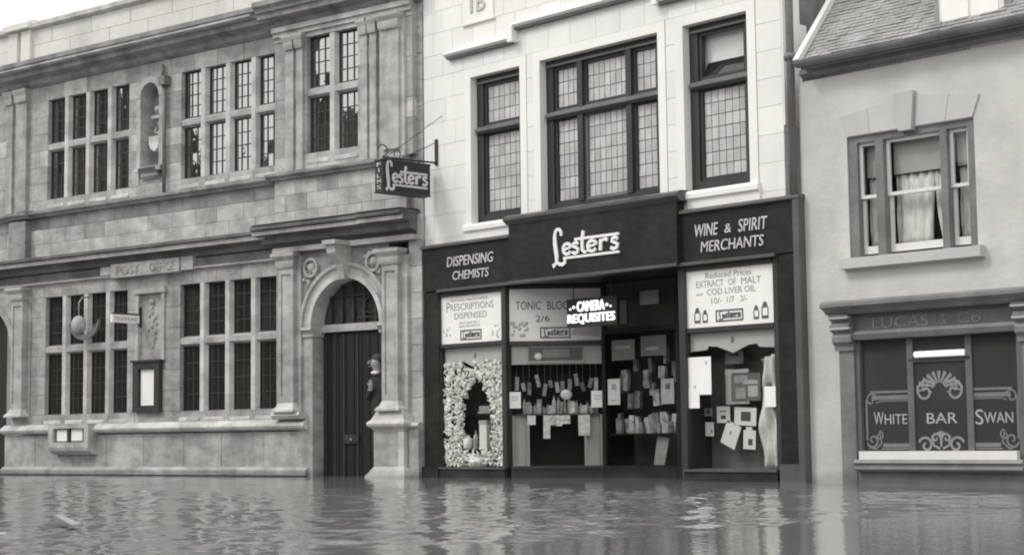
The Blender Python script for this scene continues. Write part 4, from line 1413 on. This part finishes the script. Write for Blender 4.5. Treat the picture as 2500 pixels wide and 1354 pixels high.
# person looking out of the arched doorway
def person():
    t = thing('person', 'person in dark clothes looking out of the stone archway beside the right pilaster', 'person', 'PO', -.93, .05, .1)
    J = {'pelvis': ((-.92, .08, 1.0), .15), 'belly': ((-.92, .07, 1.18), .145), 'chest': ((-.925, .05, 1.40), .165), 'neck0': ((-.935, .03, 1.585), .075), 'neck': ((-.945, .01, 1.65), .058), 'head': ((-.965, -.02, 1.76), .098), 'crown': ((-.965, -.015, 1.83), .088)}
    E_ = [('pelvis', 'belly'), ('belly', 'chest'), ('chest', 'neck0'), ('neck0', 'neck'), ('neck', 'head'), ('head', 'crown')]
    for s, n_ in ((-1, 'a'), (1, 'b')):
        J['hip' + n_] = ((-.92 + s * .09, .08, .93), .105)
        J['knee' + n_] = ((-.92 + s * .10, .05, .52), .07)
        J['ankle' + n_] = ((-.92 + s * .10, .09, .12), .045)
        J['toe' + n_] = ((-.93 + s * .11, -.07, .07), .035)
        E_ += [('pelvis', 'hip' + n_), ('hip' + n_, 'knee' + n_), ('knee' + n_, 'ankle' + n_), ('ankle' + n_, 'toe' + n_)]
    J['shoa'] = ((-1.09, .05, 1.47), .07)
    J['elba'] = ((-1.10, -.03, 1.20), .052)
    J['wria'] = ((-.97, -.12, 1.36), .036)
    J['shob'] = ((-.76, .05, 1.47), .07)
    J['elbb'] = ((-.73, .07, 1.20), .05)
    J['wrib'] = ((-.74, .0, .98), .034)
    E_ += [('chest', 'shoa'), ('shoa', 'elba'), ('elba', 'wria'), ('chest', 'shob'), ('shob', 'elbb'), ('elbb', 'wrib')]
    for h, wr, di in (('a', (-.97, -.12, 1.36), Vector((.03, -.03, .08))), ('b', (-.74, .0, .98), Vector((0, -.02, -.09)))):
        w_ = Vector(wr)
        J['palm' + h] = (tuple(w_ + di * .8), .030)
        E_.append((('wria' if h == 'a' else 'wrib'), 'palm' + h))
        for k in range(4):
            side = Vector(((k - 1.5) * .019, -.004 * abs(k - 1.5), 0))
            k1 = w_ + di * 1.25 + side
            k2 = k1 + di * (.45 if k in (1, 2) else .36) + Vector((0, -.014, 0))
            J['f%s%d' % (h, k)] = (tuple(k1), .0095)
            J['g%s%d' % (h, k)] = (tuple(k2), .008)
            E_ += [('palm' + h, 'f%s%d' % (h, k)), ('f%s%d' % (h, k), 'g%s%d' % (h, k))]
        J['t' + h] = (tuple(w_ + di * .75 + Vector((-.042, -.012, 0))), .0095)
        J['u' + h] = (tuple(w_ + di * 1.15 + Vector((-.05, -.025, 0))), .008)
        E_ += [('palm' + h, 't' + h), ('t' + h, 'u' + h)]
    names = list(J)
    g = ORG[t.name]
    me = bpy.data.meshes.new('body')
    me.from_pydata([tuple(J[k][0][i] - g[i] for i in range(3)) for k in names], [(names.index(a), names.index(b)) for a, b in E_], [])
    o = bpy.data.objects.new('body', me)
    link(o, t)
    md = o.modifiers.new('skin', 'SKIN')
    for k, sv_ in zip(names, me.skin_vertices[0].data):
        sv_.radius = (J[k][1], J[k][1])
        sv_.use_root = (k == 'pelvis')
    o.modifiers.new('smooth', 'SUBSURF').levels = 2
    o.modifiers['smooth'].render_levels = 2
    bpy.context.view_layer.update()
    em = bpy.data.meshes.new_from_object(o.evaluated_get(bpy.context.evaluated_depsgraph_get()))
    o.modifiers.clear()
    o.data = em
    em.materials.clear()
    em.materials.append(MT['skin'])
    em.materials.append(MT['coat'])
    for p in em.polygons:
        c = p.center + Vector(g)
        hand = (c.z > 1.33 and c.y < -.09) or (c.x > -.8 and c.z < 1.0 and c.z > .8)
        p.material_index = 0 if (c.z > 1.62 or hand) else 1
        p.use_smooth = True
    fc_ = MB().ball((-1.03, -.10, 1.765), (.016, .026, .022), 8, 6).ball((-1.005, -.105, 1.795), (.03, .014, .008), 8, 6)
    fc_.build('nose', 'skin', t)
    MB().ball((-1.03, -.07, 1.80), (.010, .010, .007), 8, 6).ball((-.97, -.115, 1.80), (.010, .010, .007), 8, 6).build('eyes', 'hair', t)
    MB().ball((-1.01, -.09, 1.712), (.028, .018, .006), 8, 6).build('mouth', 'ink_soft', t)
    MB().ball((-.89, -.04, 1.77), (.012, .028, .034), 8, 6).build('ear', 'skin', t)
    MB().ball((-.945, .02, 1.83), (.105, .10, .085), 14, 10).build('hair', 'hair', t)
    MB().ball((-.955, -.03, 1.61), (.075, .07, .03), 12, 6).build('collar', 'paper', t)


person()

# ================================================================ SIGNS
sg = thing('projecting_sign', 'black box sign with script lettering hung out on an iron bracket', 'sign', 'LE', .38, 0, 4.2)
B(.21, .40, -1.07, -.16, 4.24, 4.70).build('sign_box', 'sign_black', sg)
MB().box(.20, .41, -1.08, -.15, 4.70, 4.72).box(.20, .41, -1.08, -.15, 4.22, 4.24).build('sign_edge', 'frame_paint', sg)
sc = MB()
tmp = script_name(MB(), 0, 0, .80, .46, 0, .006)
sc.add([(.401 - v, -1.02 + u, 4.245 + z) for u, v, z in tmp.V], tmp.F)
sc.build('lettering', 'letter_dull', sg)
vt = TX()
for k, ch in enumerate('FILMS'):
    put_text(vt, ch, .26 if ch != 'I' else .295, .35 if ch != 'I' else .315, 4.61 - .085 * k, 4.67 - .085 * k, -1.071, .006)
vt.build('lettering', 'letter_dull', sg)
br = MB()
br.tube([(.38, .0, 4.76), (.36, -.2, 4.76), (.31, -1.0, 4.76)], .016)
br.box(.355, .405, -.03, .02, 4.72, 5.12)
br.tube([(.50, .0, 5.47), (.31, -.92, 4.78)], .005)
br.tube([(.38, -.01, 5.08), (.31, -.62, 4.78)], .006)
br.tube([(.305, -1.0 + .09 * math.cos(R(a)), 4.86 + .085 * math.sin(R(a))) for a in range(-90, 200, 20)], .010)
br.tube([(.305, -.72 + .06 * math.cos(R(a)), 4.83 + .06 * math.sin(R(a))) for a in range(-90, 230, 20)], .009)
for y in (-.9, -.3):
    br.tube([(.31, y, 4.76), (.31, y, 4.71)], .01)
br.build('bracket', 'iron', sg)

ns = thing('neon_sign', 'lit white two line sign hanging in the shop lobby', 'neon sign', 'LE', 3.33, .3, 2.1)
B(2.84, 3.82, .30, .36, 2.12, 2.52).build('sign_board', 'sign_black', ns)
n1 = MB()
for k_, (dx, dz) in enumerate(((0, 0), (.006, .002))):
    put_text(n1, 'CAMERA', 3.06 + dx, 3.59 + dx, 2.335 + dz, 2.475 + dz, .298 - .002 * k_, .02)
    put_text(n1, 'REQUISITES', 2.87 + dx, 3.79 + dx, 2.155 + dz, 2.30 + dz, .298 - .002 * k_, .02)
n1.build('lettering', 'neon', ns)
MB().ball((3.0, .28, 2.40), .022).ball((2.93, .28, 2.375), .016).ball((3.65, .28, 2.40), .022).ball((3.72, .28, 2.375), .016).build('lit_dots', 'neon', ns)
MB().tube([(2.95, .33, 2.52), (2.95, .33, 2.78)], .008).tube([(3.7, .33, 2.52), (3.7, .33, 2.78)], .008).build('hanger', 'iron', ns)

# show cards over the windows
pc = thing('show_card', 'white prescriptions show card above the left shop window', 'show card', 'LE', 1.15, 0, 2.0, 'show cards over the shop windows')
B(.456, 1.839, -.005, .03, 1.986, 2.699).build('board', 'paper', pc)
t1 = TX()
put_text(t1, 'NATIONAL HEALTH SERVICE', .68, 1.50, 2.615, 2.645, -.005, .003)
put_text(t1, 'ACCURATELY', .86, 1.32, 2.27, 2.305, -.005, .003)
put_text(t1, 'AND PROMPTLY', .86, 1.34, 2.22, 2.25, -.005, .003)
t1.build('lettering', 'ink_soft', pc)
t1 = TX()
put_text(t1, 'P', .575, .65, 2.46, 2.61, -.005, .003)
put_text(t1, 'RESCRIPTIONS', .665, 1.63, 2.48, 2.58, -.005, .003)
put_text(t1, 'DISPENSED', .76, 1.48, 2.35, 2.44, -.005, .003)
t1.build('lettering', 'ink_soft', pc)
boxed_name(pc, .89, 1.36, 2.03, 2.18, -.005)
fl_ = MB()
for s, c in ((1, .60), (-1, 1.68)):
    for k in range(9):
        fl_.ball((c + random.uniform(-.09, .09), -.005, 2.03 + random.uniform(0, .2)), (random.uniform(.012, .03), .003, random.uniform(.01, .03)), 6, 4)
fl_.build('printed_flowers', 'paper_grey', pc)

tc = thing('show_card', 'tonic show card in the splayed lobby window, half behind the lit sign', 'show card', 'SP', .65, 0, 2.0, 'show cards over the shop windows')
B(.002, 1.358, .0, .03, 1.966, 2.719).build('board', 'paper', tc)
t1 = TX()
put_text(t1, 'TONIC', .09, .46, 2.42, 2.54, .0, .003)
put_text(t1, 'BLOOD', .55, .96, 2.42, 2.54, .0, .003)
put_text(t1, '2/6', .38, .58, 2.245, 2.335, .0, .003)
t1.build('lettering', 'ink', tc)
boxed_name(tc, .44, .88, 2.005, 2.165, .0)
pt = MB()
for k in range(16):
    pt.ball((.08 + random.uniform(-.05, .2), .0, 2.02 + random.uniform(0, .22)), (random.uniform(.015, .04), .003, random.uniform(.015, .035)), 6, 4)
pt.build('printed_flowers', 'paper_grey', tc)
MB().prism([(.9, 2.05), (1.3, 2.02), (1.34, 2.45), (1.1, 2.60), (.95, 2.3)], -.003, .0).build('printed_picture', 'paper_grey', tc)

mc = thing('show_card', 'white malt extract show card above the right shop window', 'show card', 'LE', 6.08, 0, 2.0, 'show cards over the shop windows')
B(5.346, 6.799, -.005, .03, 1.961, 2.699).build('board', 'paper', mc)
t1 = TX()
put_text(t1, 'Reduced Prices', 5.70, 6.46, 2.585, 2.66, -.005, .003, .1)
t1.build('lettering', 'ink_soft', mc)
t1 = TX()
put_text(t1, 'EXTRACT', 5.54, 6.0, 2.475, 2.56, -.005, .003)
put_text(t1, 'OF', 6.08, 6.20, 2.475, 2.56, -.005, .003)
put_text(t1, 'MALT', 6.29, 6.61, 2.475, 2.56, -.005, .003)
put_text(t1, 'and', 5.54, 5.64, 2.375, 2.41, -.005, .003)
put_text(t1, 'COD LIVER OIL', 5.72, 6.52, 2.37, 2.45, -.005, .003)
put_text(t1, '10/-', 5.79, 5.97, 2.255, 2.335, -.005, .003)
put_text(t1, '1/7', 6.05, 6.17, 2.255, 2.335, -.005, .003)
put_text(t1, '3/-', 6.27, 6.38, 2.255, 2.335, -.005, .003)
t1.build('lettering', 'ink_soft', mc)
boxed_name(mc, 5.86, 6.31, 2.02, 2.17, -.005)
for (c, s) in ((5.55, 1.0), (5.68, .82), (6.52, .85), (6.66, 1.05)):
    z = 2.02
    o = MB()
    o.prism([(c - .05 * s, z), (c + .05 * s, z), (c + .05 * s, z + .035 * s), (c - .05 * s, z + .035 * s)], -.009, -.005)
    o.prism([(c - .045 * s, z + .13 * s), (c + .045 * s, z + .13 * s), (c + .02 * s, z + .20 * s), (c - .02 * s, z + .20 * s)], -.009, -.005)
    o.ribbon([(c - .045 * s, z + .035 * s), (c - .045 * s, z + .13 * s)], .014, -.005, .004)
    o.ribbon([(c + .045 * s, z + .035 * s), (c + .045 * s, z + .13 * s)], .014, -.005, .004)
    o.build('printed_bottle', 'ink', mc)

# ================================================================ GOODS IN THE WINDOWS
# left window: an arch piled up from small white packets
random.seed(31)
pk = MB()


def inside(u, z):
    """true in the dark opening of the arch"""
    c = 1.165
    if z < .40: return False
    if z < 1.05: return .84 < u < 1.49
    t = (z - 1.05) / .42
    return t < 1 and abs(u - c) < .325 * (1 - t ** 1.6)


def tilted_box(mb, c, dims, ax, ay, az):
    Mx = Matrix.Rotation(az, 3, 'Z') @ Matrix.Rotation(ay, 3, 'Y') @ Matrix.Rotation(ax, 3, 'X')
    vs = [Vector(c) + Mx @ Vector((x * dims[0] / 2, y * dims[1] / 2, z * dims[2] / 2)) for z in (-1, 1) for y in (-1, 1) for x in (-1, 1)]
    mb.add(vs, [(0, 1, 3, 2), (4, 6, 7, 5), (0, 4, 5, 1), (1, 5, 7, 3), (3, 7, 6, 2), (2, 6, 4, 0)])


k = 0
while k < 1500:
    u, z = random.uniform(.47, 1.82), random.uniform(.18, 1.71)
    if inside(u, z) or (z > 1.6 and .85 < u < 1.15): continue
    k += 1
    v = random.uniform(.035, .06) if u < .62 else random.uniform(.04, .12)
    if random.random() < .35:
        tilted_box(pk, (u, v, z), (random.uniform(.022, .045), random.uniform(.02, .03), random.uniform(.05, .09)), random.uniform(-.5, .5), random.uniform(-1.5, 1.5), random.uniform(-.6, .6))
    else:
        a = random.uniform(0, 6.28)
        l = random.uniform(.022, .042)
        pk.tube([(u - l * math.cos(a), v, z - l * math.sin(a)), (u + l * math.cos(a), v - .02, z + l * math.sin(a))], random.uniform(.011, .018), 7)
pk.solo('packet_arch', 'packet', 'arch of small white packets piled up in the left shop window', 'packet display', 'LE', (1.16, .22, .16), kind='stuff')
B(.76, 1.46, .05, .30, .36, .42).solo('display_shelf', 'shop_black', 'black shelf standing inside the arch of packets', 'shelf', 'LE', (1.165, .25, .36))
NTH = 'first second third fourth fifth sixth seventh eighth ninth tenth eleventh twelfth thirteenth fourteenth fifteenth sixteenth seventeenth eighteenth nineteenth twentieth'.split()
BOT = [(.0, 0), (.36, .0), (.4, .04), (.4, .6), (.32, .72), (.14, .78), (.14, .92), (.18, .93), (.18, 1.0), (.0, 1.0)]


def bottle(fr, u, v, z, h, w, label, m='packet', group=None):
    prof = [(max(r, .001) * w, z + t * h) for r, t in BOT]
    t = thing('bottle', label, 'bottle', fr, u, v, z, group)
    MB().lathe(u, v, prof[:8], 10).build('body', m, t)
    MB().lathe(u, v, [(.001, z + .92 * h), (.2 * w, z + .925 * h), (.2 * w, z + 1.0 * h), (.001, z + 1.001 * h)], 10).build('cap', 'frame_light', t)


bottle('LE', .88, .14, .42, .22, .2, 'squat pale jar at the left end of the black shelf')
bottle('LE', 1.05, .14, .42, .28, .1, 'thin bottle between the jar and the tall white box on the shelf', 'goods')
tbx = thing('carton', 'tall white box at the right end of the black shelf', 'carton', 'LE', 1.26, .14, .42)
blk('carton_body', 'paper', tbx, 1.18, 1.34, .09, .19, .42, .82)
MB().box(1.175, 1.345, .085, .195, .78, .84).build('lid', 'paper_grey', tbx)
hat = MB().lathe(1.1, .2, [(.001, .16), (.17, .16), (.19, .25), (.16, .34), (.001, .345)], 16)
hat.solo('round_tub', 'packet', 'round pale tub on the window bed under the black shelf', 'tub', 'LE', (1.1, .2, .16))
sh_ = MB().box(1.14, 1.42, .1, .3, .94, .97).box(1.16, 1.40, .11, .28, .97, 1.05)
sh_.solo('flat_box', 'card_dim', 'flat grey box on a small bracket high inside the packet arch', 'carton', 'LE', (1.34, .2, .98))

# splayed window: goods dressed along a shelf, notices, dark centre between light stands
B(.08, 1.30, .06, .34, .90, .92).solo('display_shelf', 'shop_edge', 'shelf of toiletries in the splayed lobby window', 'shelf', 'SP', (.7, .2, .9))
for (a, b, lab) in ((.05, .24, 'pale upright panel at the left of the splayed window'), (1.09, 1.29, 'pale upright panel at the right of the splayed window')):
    p = thing('display_stand', lab, 'display stand', 'SP', (a + b) / 2, .2, .166, 'upright panels in the splayed window')
    B(a, b, .15, .17, .17, .90).build('panel', 'pelmet', p)
    MB().box(a - .03, a, .05, .07, .17, .90).box(b, b + .03, .05, .07, .17, .90).build('edge_strip', 'cream_paint', p)
random.seed(17)
GRP = 'toiletries dressed along the shelf of the splayed window'
for i in range(20):
    u = .20 + i * .054 + random.uniform(-.015, .015)
    h = random.uniform(.10, .26)
    if i % 3 == 1:
        c = thing('carton', 'small pale carton, %s piece from the left on the splayed window shelf' % NTH[i], 'carton', 'SP', u, .2, .92, GRP)
        v = random.uniform(.10, .28)
        blk('carton_body', 'goods', c, u - .035, u + .035, v, v + .05, .92, .92 + h * .8, ry=random.uniform(-.1, .1))
    else:
        bottle('SP', u, random.uniform(.10, .28), .92, h, random.uniform(.05, .085), 'small bottle, %s piece from the left on the splayed window shelf' % NTH[i], 'goods', GRP)
for i in range(13):
    u = .10 + i * .096 + random.uniform(-.02, .02)
    z = random.uniform(1.34, 1.5)
    h = random.uniform(.10, .2)
    t = thing('hanging_packet', 'small packet on a thread, %s from the left at the top of the splayed window' % NTH[i], 'packet', 'SP', u, .2, z - h, 'packets hung on threads in the splayed window')
    blk('packet_body', 'goods_dim' if i % 3 else 'goods', t, u - .028, u + .028, .18, .21, z - h, z, ry=random.uniform(-.25, .25))
    MB().tube([(u, .195, z - .01), (u, .195, 1.75)], .003, 5).build('thread', 'ink_soft', t)
for (u, h, w, m_) in ((.52, .34, .10, 'packet'), (1.06, .30, .17, 'packet'), (.70, .16, .09, 'goods'), (.30, .14, .12, 'packet'), (.62, .15, .10, 'goods'), (.80, .13, .12, 'goods')):
    t = thing('hanging_packet', {.52: 'tall pale carton hanging below the splayed window shelf', 1.06: 'stout pale tin hanging below the splayed window shelf'}.get(u, 'small pale packet, %s from the left below the splayed window shelf' % NTH[sorted((.52, 1.06, .70, .30, .62, .80)).index(u)]), 'packet', 'SP', u, .1, .9 - h, 'packets hung below the shelf of the splayed window')
    blk('packet_body', m_, t, u - w / 2, u + w / 2, .04, .09, .90 - h, .895, ry=random.uniform(-.05, .05))
MB().ball((.81, .06, 1.19), (.085, .03, .075)).solo('powder_puff', 'packet', 'round white powder puff above the shelf of the splayed window', 'powder puff', 'SP', (.81, .06, 1.19))


def notice(fr, u0, u1, z0, z1, v, label, m='paper', ry=0.0, spots=(), group='paper notices stuck on the shop windows', name='notice', cat='notice'):
    cu, cz = (u0 + u1) / 2, (z0 + z1) / 2
    t = thing(name, label, cat, fr, cu, v, cz, group)
    blk('sheet', m, t, u0, u1, v, v + .005, z0, z1, ry=ry, inset=.001)
    for (a, b, c, d, mm) in spots:
        o = blk('printed_patch', mm, t, cu + a, cu + b, v - .002, v + .001, cz + c, cz + d, ry=ry, inset=.001)
    return t


notice('SP', -.02, .15, 1.0, 1.235, -.01, 'square white notice on the left edge of the splayed window', spots=[(-.05, .05, .04, .05, 'ink_soft'), (-.05, .05, 0, .01, 'ink_soft')])
notice('SP', 1.165, 1.36, 1.0, 1.24, -.01, 'square white notice on the right edge of the splayed window', spots=[(-.05, .05, .04, .05, 'ink_soft'), (-.05, .05, 0, .01, 'ink_soft')])
notice('LE', 2.96, 3.20, 1.03, 1.40, .985, 'pale upright card with a dark print at the left of the lobby back window', 'paper_grey', spots=[(-.04, .05, .03, .11, 'ink_soft'), (-.06, .06, -.13, -.11, 'ink_soft')])
notice('LE', 3.99, 4.23, 1.02, 1.37, .985, 'dim upright card with a dark print at the right of the lobby back window', 'card_dim', spots=[(-.04, .05, .03, .11, 'ink')])
notice('LE', 3.62, 3.98, 2.42, 2.62, .985, 'added dim card for a faint reflection high on the lobby back wall', 'card_dim', name='display_card', cat='card', group='added cards for faint reflections in the lobby')  # added cards: faint mirror reflections put in as dim sheets
notice('LE', 3.12, 3.36, 2.18, 2.52, .985, 'added dim card for a faint reflection beside the splayed window', 'display_wood', name='display_card', cat='card', group='added cards for faint reflections in the lobby')
notice('LE', 3.05, 3.5, 1.66, 1.95, .985, 'added dim poster for a faint reflection at the head of the lobby back window', 'display_wood', spots=[(-.15, .15, .02, .06, 'card_dim')], name='display_card', cat='card', group='added cards for faint reflections in the lobby')
notice('LE', 3.62, 4.1, 1.70, 1.98, .985, 'added dim poster for a faint reflection at the right head of the lobby back window', 'frame_light', spots=[(-.15, .1, -.06, -.02, 'card_dim')], name='display_card', cat='card', group='added cards for faint reflections in the lobby')
br_ = thing('price_ticket', 'framed grey price board under the tonic show card', 'price board', 'SP', .67, .03, 1.66)
q = MB().box(.24, .27, .02, .04, 1.65, 1.90).box(1.05, 1.08, .02, .04, 1.65, 1.90).box(.27, 1.05, .02, .04, 1.65, 1.68).box(.27, 1.05, .02, .04, 1.87, 1.90)
q.build('frame', 'cream_paint', br_)
B(.27, 1.05, .028, .038, 1.68, 1.87).build('board', 'frame_light', br_)
MB().ball((.41, .02, 1.745), (.06, .012, .05)).build('printed_moon', 'paper', br_)
B(.48, .86, .024, .028, 1.73, 1.85).build('printed_patch', 'card_dim', br_)
# back window of the lobby: goods on a shelf, dim
B(2.95, 4.26, 1.02, 1.25, .60, .62).solo('display_shelf', 'shop_black', 'dark shelf across the lobby back window', 'shelf', 'LE', (3.6, 1.2, .6))
random.seed(23)
GRB = 'dim goods in the back window of the lobby'
for i in range(40):
    u = 3.02 + (i % 20) * .062 + random.uniform(-.02, .02)
    z = .62 if i < 20 else random.uniform(.92, 1.6)
    h = random.uniform(.12, .3)
    c = thing('carton', ('dim packet, %s from the left on the lobby back window shelf' if i < 20 else 'dim packet, %s from the left hung high in the lobby back window') % NTH[i % 20], 'carton', 'LE', u, 1.2, z, GRB)
    v = random.uniform(1.04, 1.14) if i < 20 else random.uniform(1.03, 1.25)
    w = random.uniform(.05, .13)
    blk('carton_body', 'goods_dim', c, u - w / 2, u + w / 2, v, v + .06, z, z + h, ry=random.uniform(-.15, .15))
st_ = MB().prism([(3.72, .18), (3.92, .18), (4.02, .55), (3.80, .58)], 1.1, 1.14)
st_.solo('leaning_card', 'card_dim', 'grey card leaning on the bed of the lobby back window', 'card', 'LE', (3.86, 1.12, .18))

# right window: framed pictures and cards on a dark board, patterned drape on the right
G3 = 'cards and frames in the right shop window'
pf = thing('picture_frame', 'large picture mounted in a pale frame at the middle of the right window', 'picture', 'LE', 6.1, .3, .99, G3)
q = MB().box(5.82, 5.92, .2, .22, .97, 1.42).box(5.92, 6.2, .2, .22, 1.37, 1.415).box(5.92, 6.2, .2, .22, .975, 1.01)
q.build('mount', 'paper_grey', pf)
B(5.92, 6.40, .19, .21, 1.01, 1.36).build('board', 'display_wood', pf)
for (a, b, c, d, mm) in ((6.0, 6.16, 1.04, 1.18, 'card_dim'), (6.2, 6.36, 1.06, 1.2, 'paper_grey'), (6.12, 6.36, 1.22, 1.27, 'paper_grey'), (5.98, 6.2, 1.24, 1.33, 'card_dim')):
    blk('printed_patch', mm, pf, a, b, .184, .19, c, d, inset=.001)
notice('LE', 5.37, 5.76, 1.10, 1.585, -.01, 'large white sheet at the upper left of the right shop window', spots=[(.1, .14, .14, .19, 'paper_grey'), (-.1, -.06, -.17, -.12, 'paper_grey')])
notice('LE', 5.35, 5.56, .93, 1.18, -.016, 'smaller white sheet overlapping the lower left of the large one')
notice('LE', 6.62, 6.82, .92, 1.175, -.012, 'square white notice on the drape side of the right window')
notice('LE', 5.62, 5.84, .74, .95, .25, 'white shaped card with a dark face like print in the right window', spots=[(-.04, .04, -.06, -.01, 'ink'), (-.05, .05, .03, .05, 'ink_soft')], group=G3, name='display_card', cat='card')
notice('LE', 5.91, 6.27, .70, .93, .25, 'wide white card with a black square in the right window', spots=[(-.07, .09, -.06, .06, 'ink')], group=G3, ry=.06, name='display_card', cat='card')
notice('LE', 5.72, 5.97, .43, .74, .25, 'plain white card tilted to the left low in the right window', ry=.42, spots=[(-.02, .02, 0, .05, 'paper_grey')], group=G3, name='display_card', cat='card')
notice('LE', 6.05, 6.25, .40, .64, .25, 'upright white card with a hanging tab and dark spot low in the right window', spots=[(-.02, .05, -.07, .01, 'ink'), (-.05, .05, .12, .16, 'paper')], ry=.05, group=G3, name='display_card', cat='card')
notice('LE', 5.42, 5.56, .57, .75, .25, 'small white card at the far left of the right window bed', spots=[(.02, .05, -.05, .0, 'ink_soft')], group=G3, name='display_card', cat='card')
notice('LE', 5.41, 5.54, .83, .93, .25, 'small dim framed card under the white sheets of the right window', 'card_dim', spots=[(-.03, .03, -.02, .03, 'ink')], group=G3, name='display_card', cat='card')
notice('LE', 5.74, 6.04, 1.49, 1.65, .3, 'dim grey card under the pelmet of the right window', 'card_dim', spots=[(-.08, .08, .02, .06, 'ink')], group=G3, name='display_card', cat='card')
df = MB()
n, r = 20, 24
for j in range(r + 1):
    for i in range(n + 1):
        s, t = i / n, j / r
        df.V.append((6.47 + .31 * s + .015 * math.sin(t * 9), .12 + .05 * math.sin(s * 15 + 1.2 * math.sin(t * 7)) + .02 * math.sin(t * 17 + s * 5), .17 + 1.42 * (1 - t) - .06 * (1 - t) * (1 - s)))
for j in range(r):
    for i in range(n):
        k = j * (n + 1) + i
        df.F.append([k, k + 1, k + n + 2, k + n + 1])
        df.S.append(True)
dfo = df.solo('patterned_drape', 'fabric', 'crumpled pale patterned drape down the right side of the right window', 'drape', 'LE', (6.62, .12, .17))
dfo.modifiers.new('thickness', 'SOLIDIFY').thickness = .006

# ================================================================ FLOATING AND FAR THINGS
pkx = MB()
pkx.add([(8.78, -10.72, .02), (8.84, -10.80, .02), (9.50, -11.02, .015), (9.46, -10.93, .015), (8.77, -10.72, .075), (8.83, -10.81, .075), (9.50, -11.03, .035), (9.46, -10.93, .035)],
        [(0, 1, 2, 3), (7, 6, 5, 4), (0, 4, 5, 1), (1, 5, 6, 2), (2, 6, 7, 3), (3, 7, 4, 0)])
pkx.solo('floating_plank', 'driftwood', 'short pale plank floating on the flood water', 'plank', 'LE', (9.1, -10.85, 0))


def far_house(x0, x1, h, ridge, label):
    t = thing('town_house', label, 'house', 'LE', (x0 + x1) / 2, -34, 0, 'houses across the street mirrored in the windows')
    m = MB().box(x0, x1, -40, -31, -1, h)
    m.build('wall', 'town_brick', t)
    MB().add([(x0 - .2, -30.7, h), (x1 + .2, -30.7, h), (x1 + .2, -35.5, ridge), (x0 - .2, -35.5, ridge), (x0 - .2, -40.3, h), (x1 + .2, -40.3, h)],
             [(0, 1, 2, 3), (3, 2, 5, 4), (0, 3, 4), (1, 5, 2), (0, 4, 5, 1)]).build('roof', 'town_brick', t)
    B(x0 + .8, x0 + 1.7, -36, -35, h + .5, ridge + 1.3).build('chimney', 'town_brick', t)
    for i in range(max(1, int((x1 - x0) / 3))):
        for z in (1.5, 4.6):
            a = x0 + 1 + i * 3
            blk('window', 'bar_glass', t, a, a + 1.1, -30.99, -30.9, z, z + 1.7)


far_house(-56, -39.6, 12.6, 17.4, 'tallest brick house across the street, mirrored in the upper left windows')
far_house(-39.2, -35.8, 10.6, 15.2, 'narrow brick house across the street beside the tallest one')
far_house(-35.4, -28.6, 7.0, 9.8, 'low brick house across the street between two taller ones')
far_house(-28.1, -15, 9.6, 14.1, 'wide brick house across the street, mirrored in the windows over the archway')
far_house(-14.6, 6, 7.0, 10.0, 'long low brick house across the street, facing the shop')
far_house(6.4, 60, 6.6, 9.4, 'unseen low brick row added to keep sky out of the lobby glass')  # unseen row, added so the splayed lobby glass mirrors no bright sky
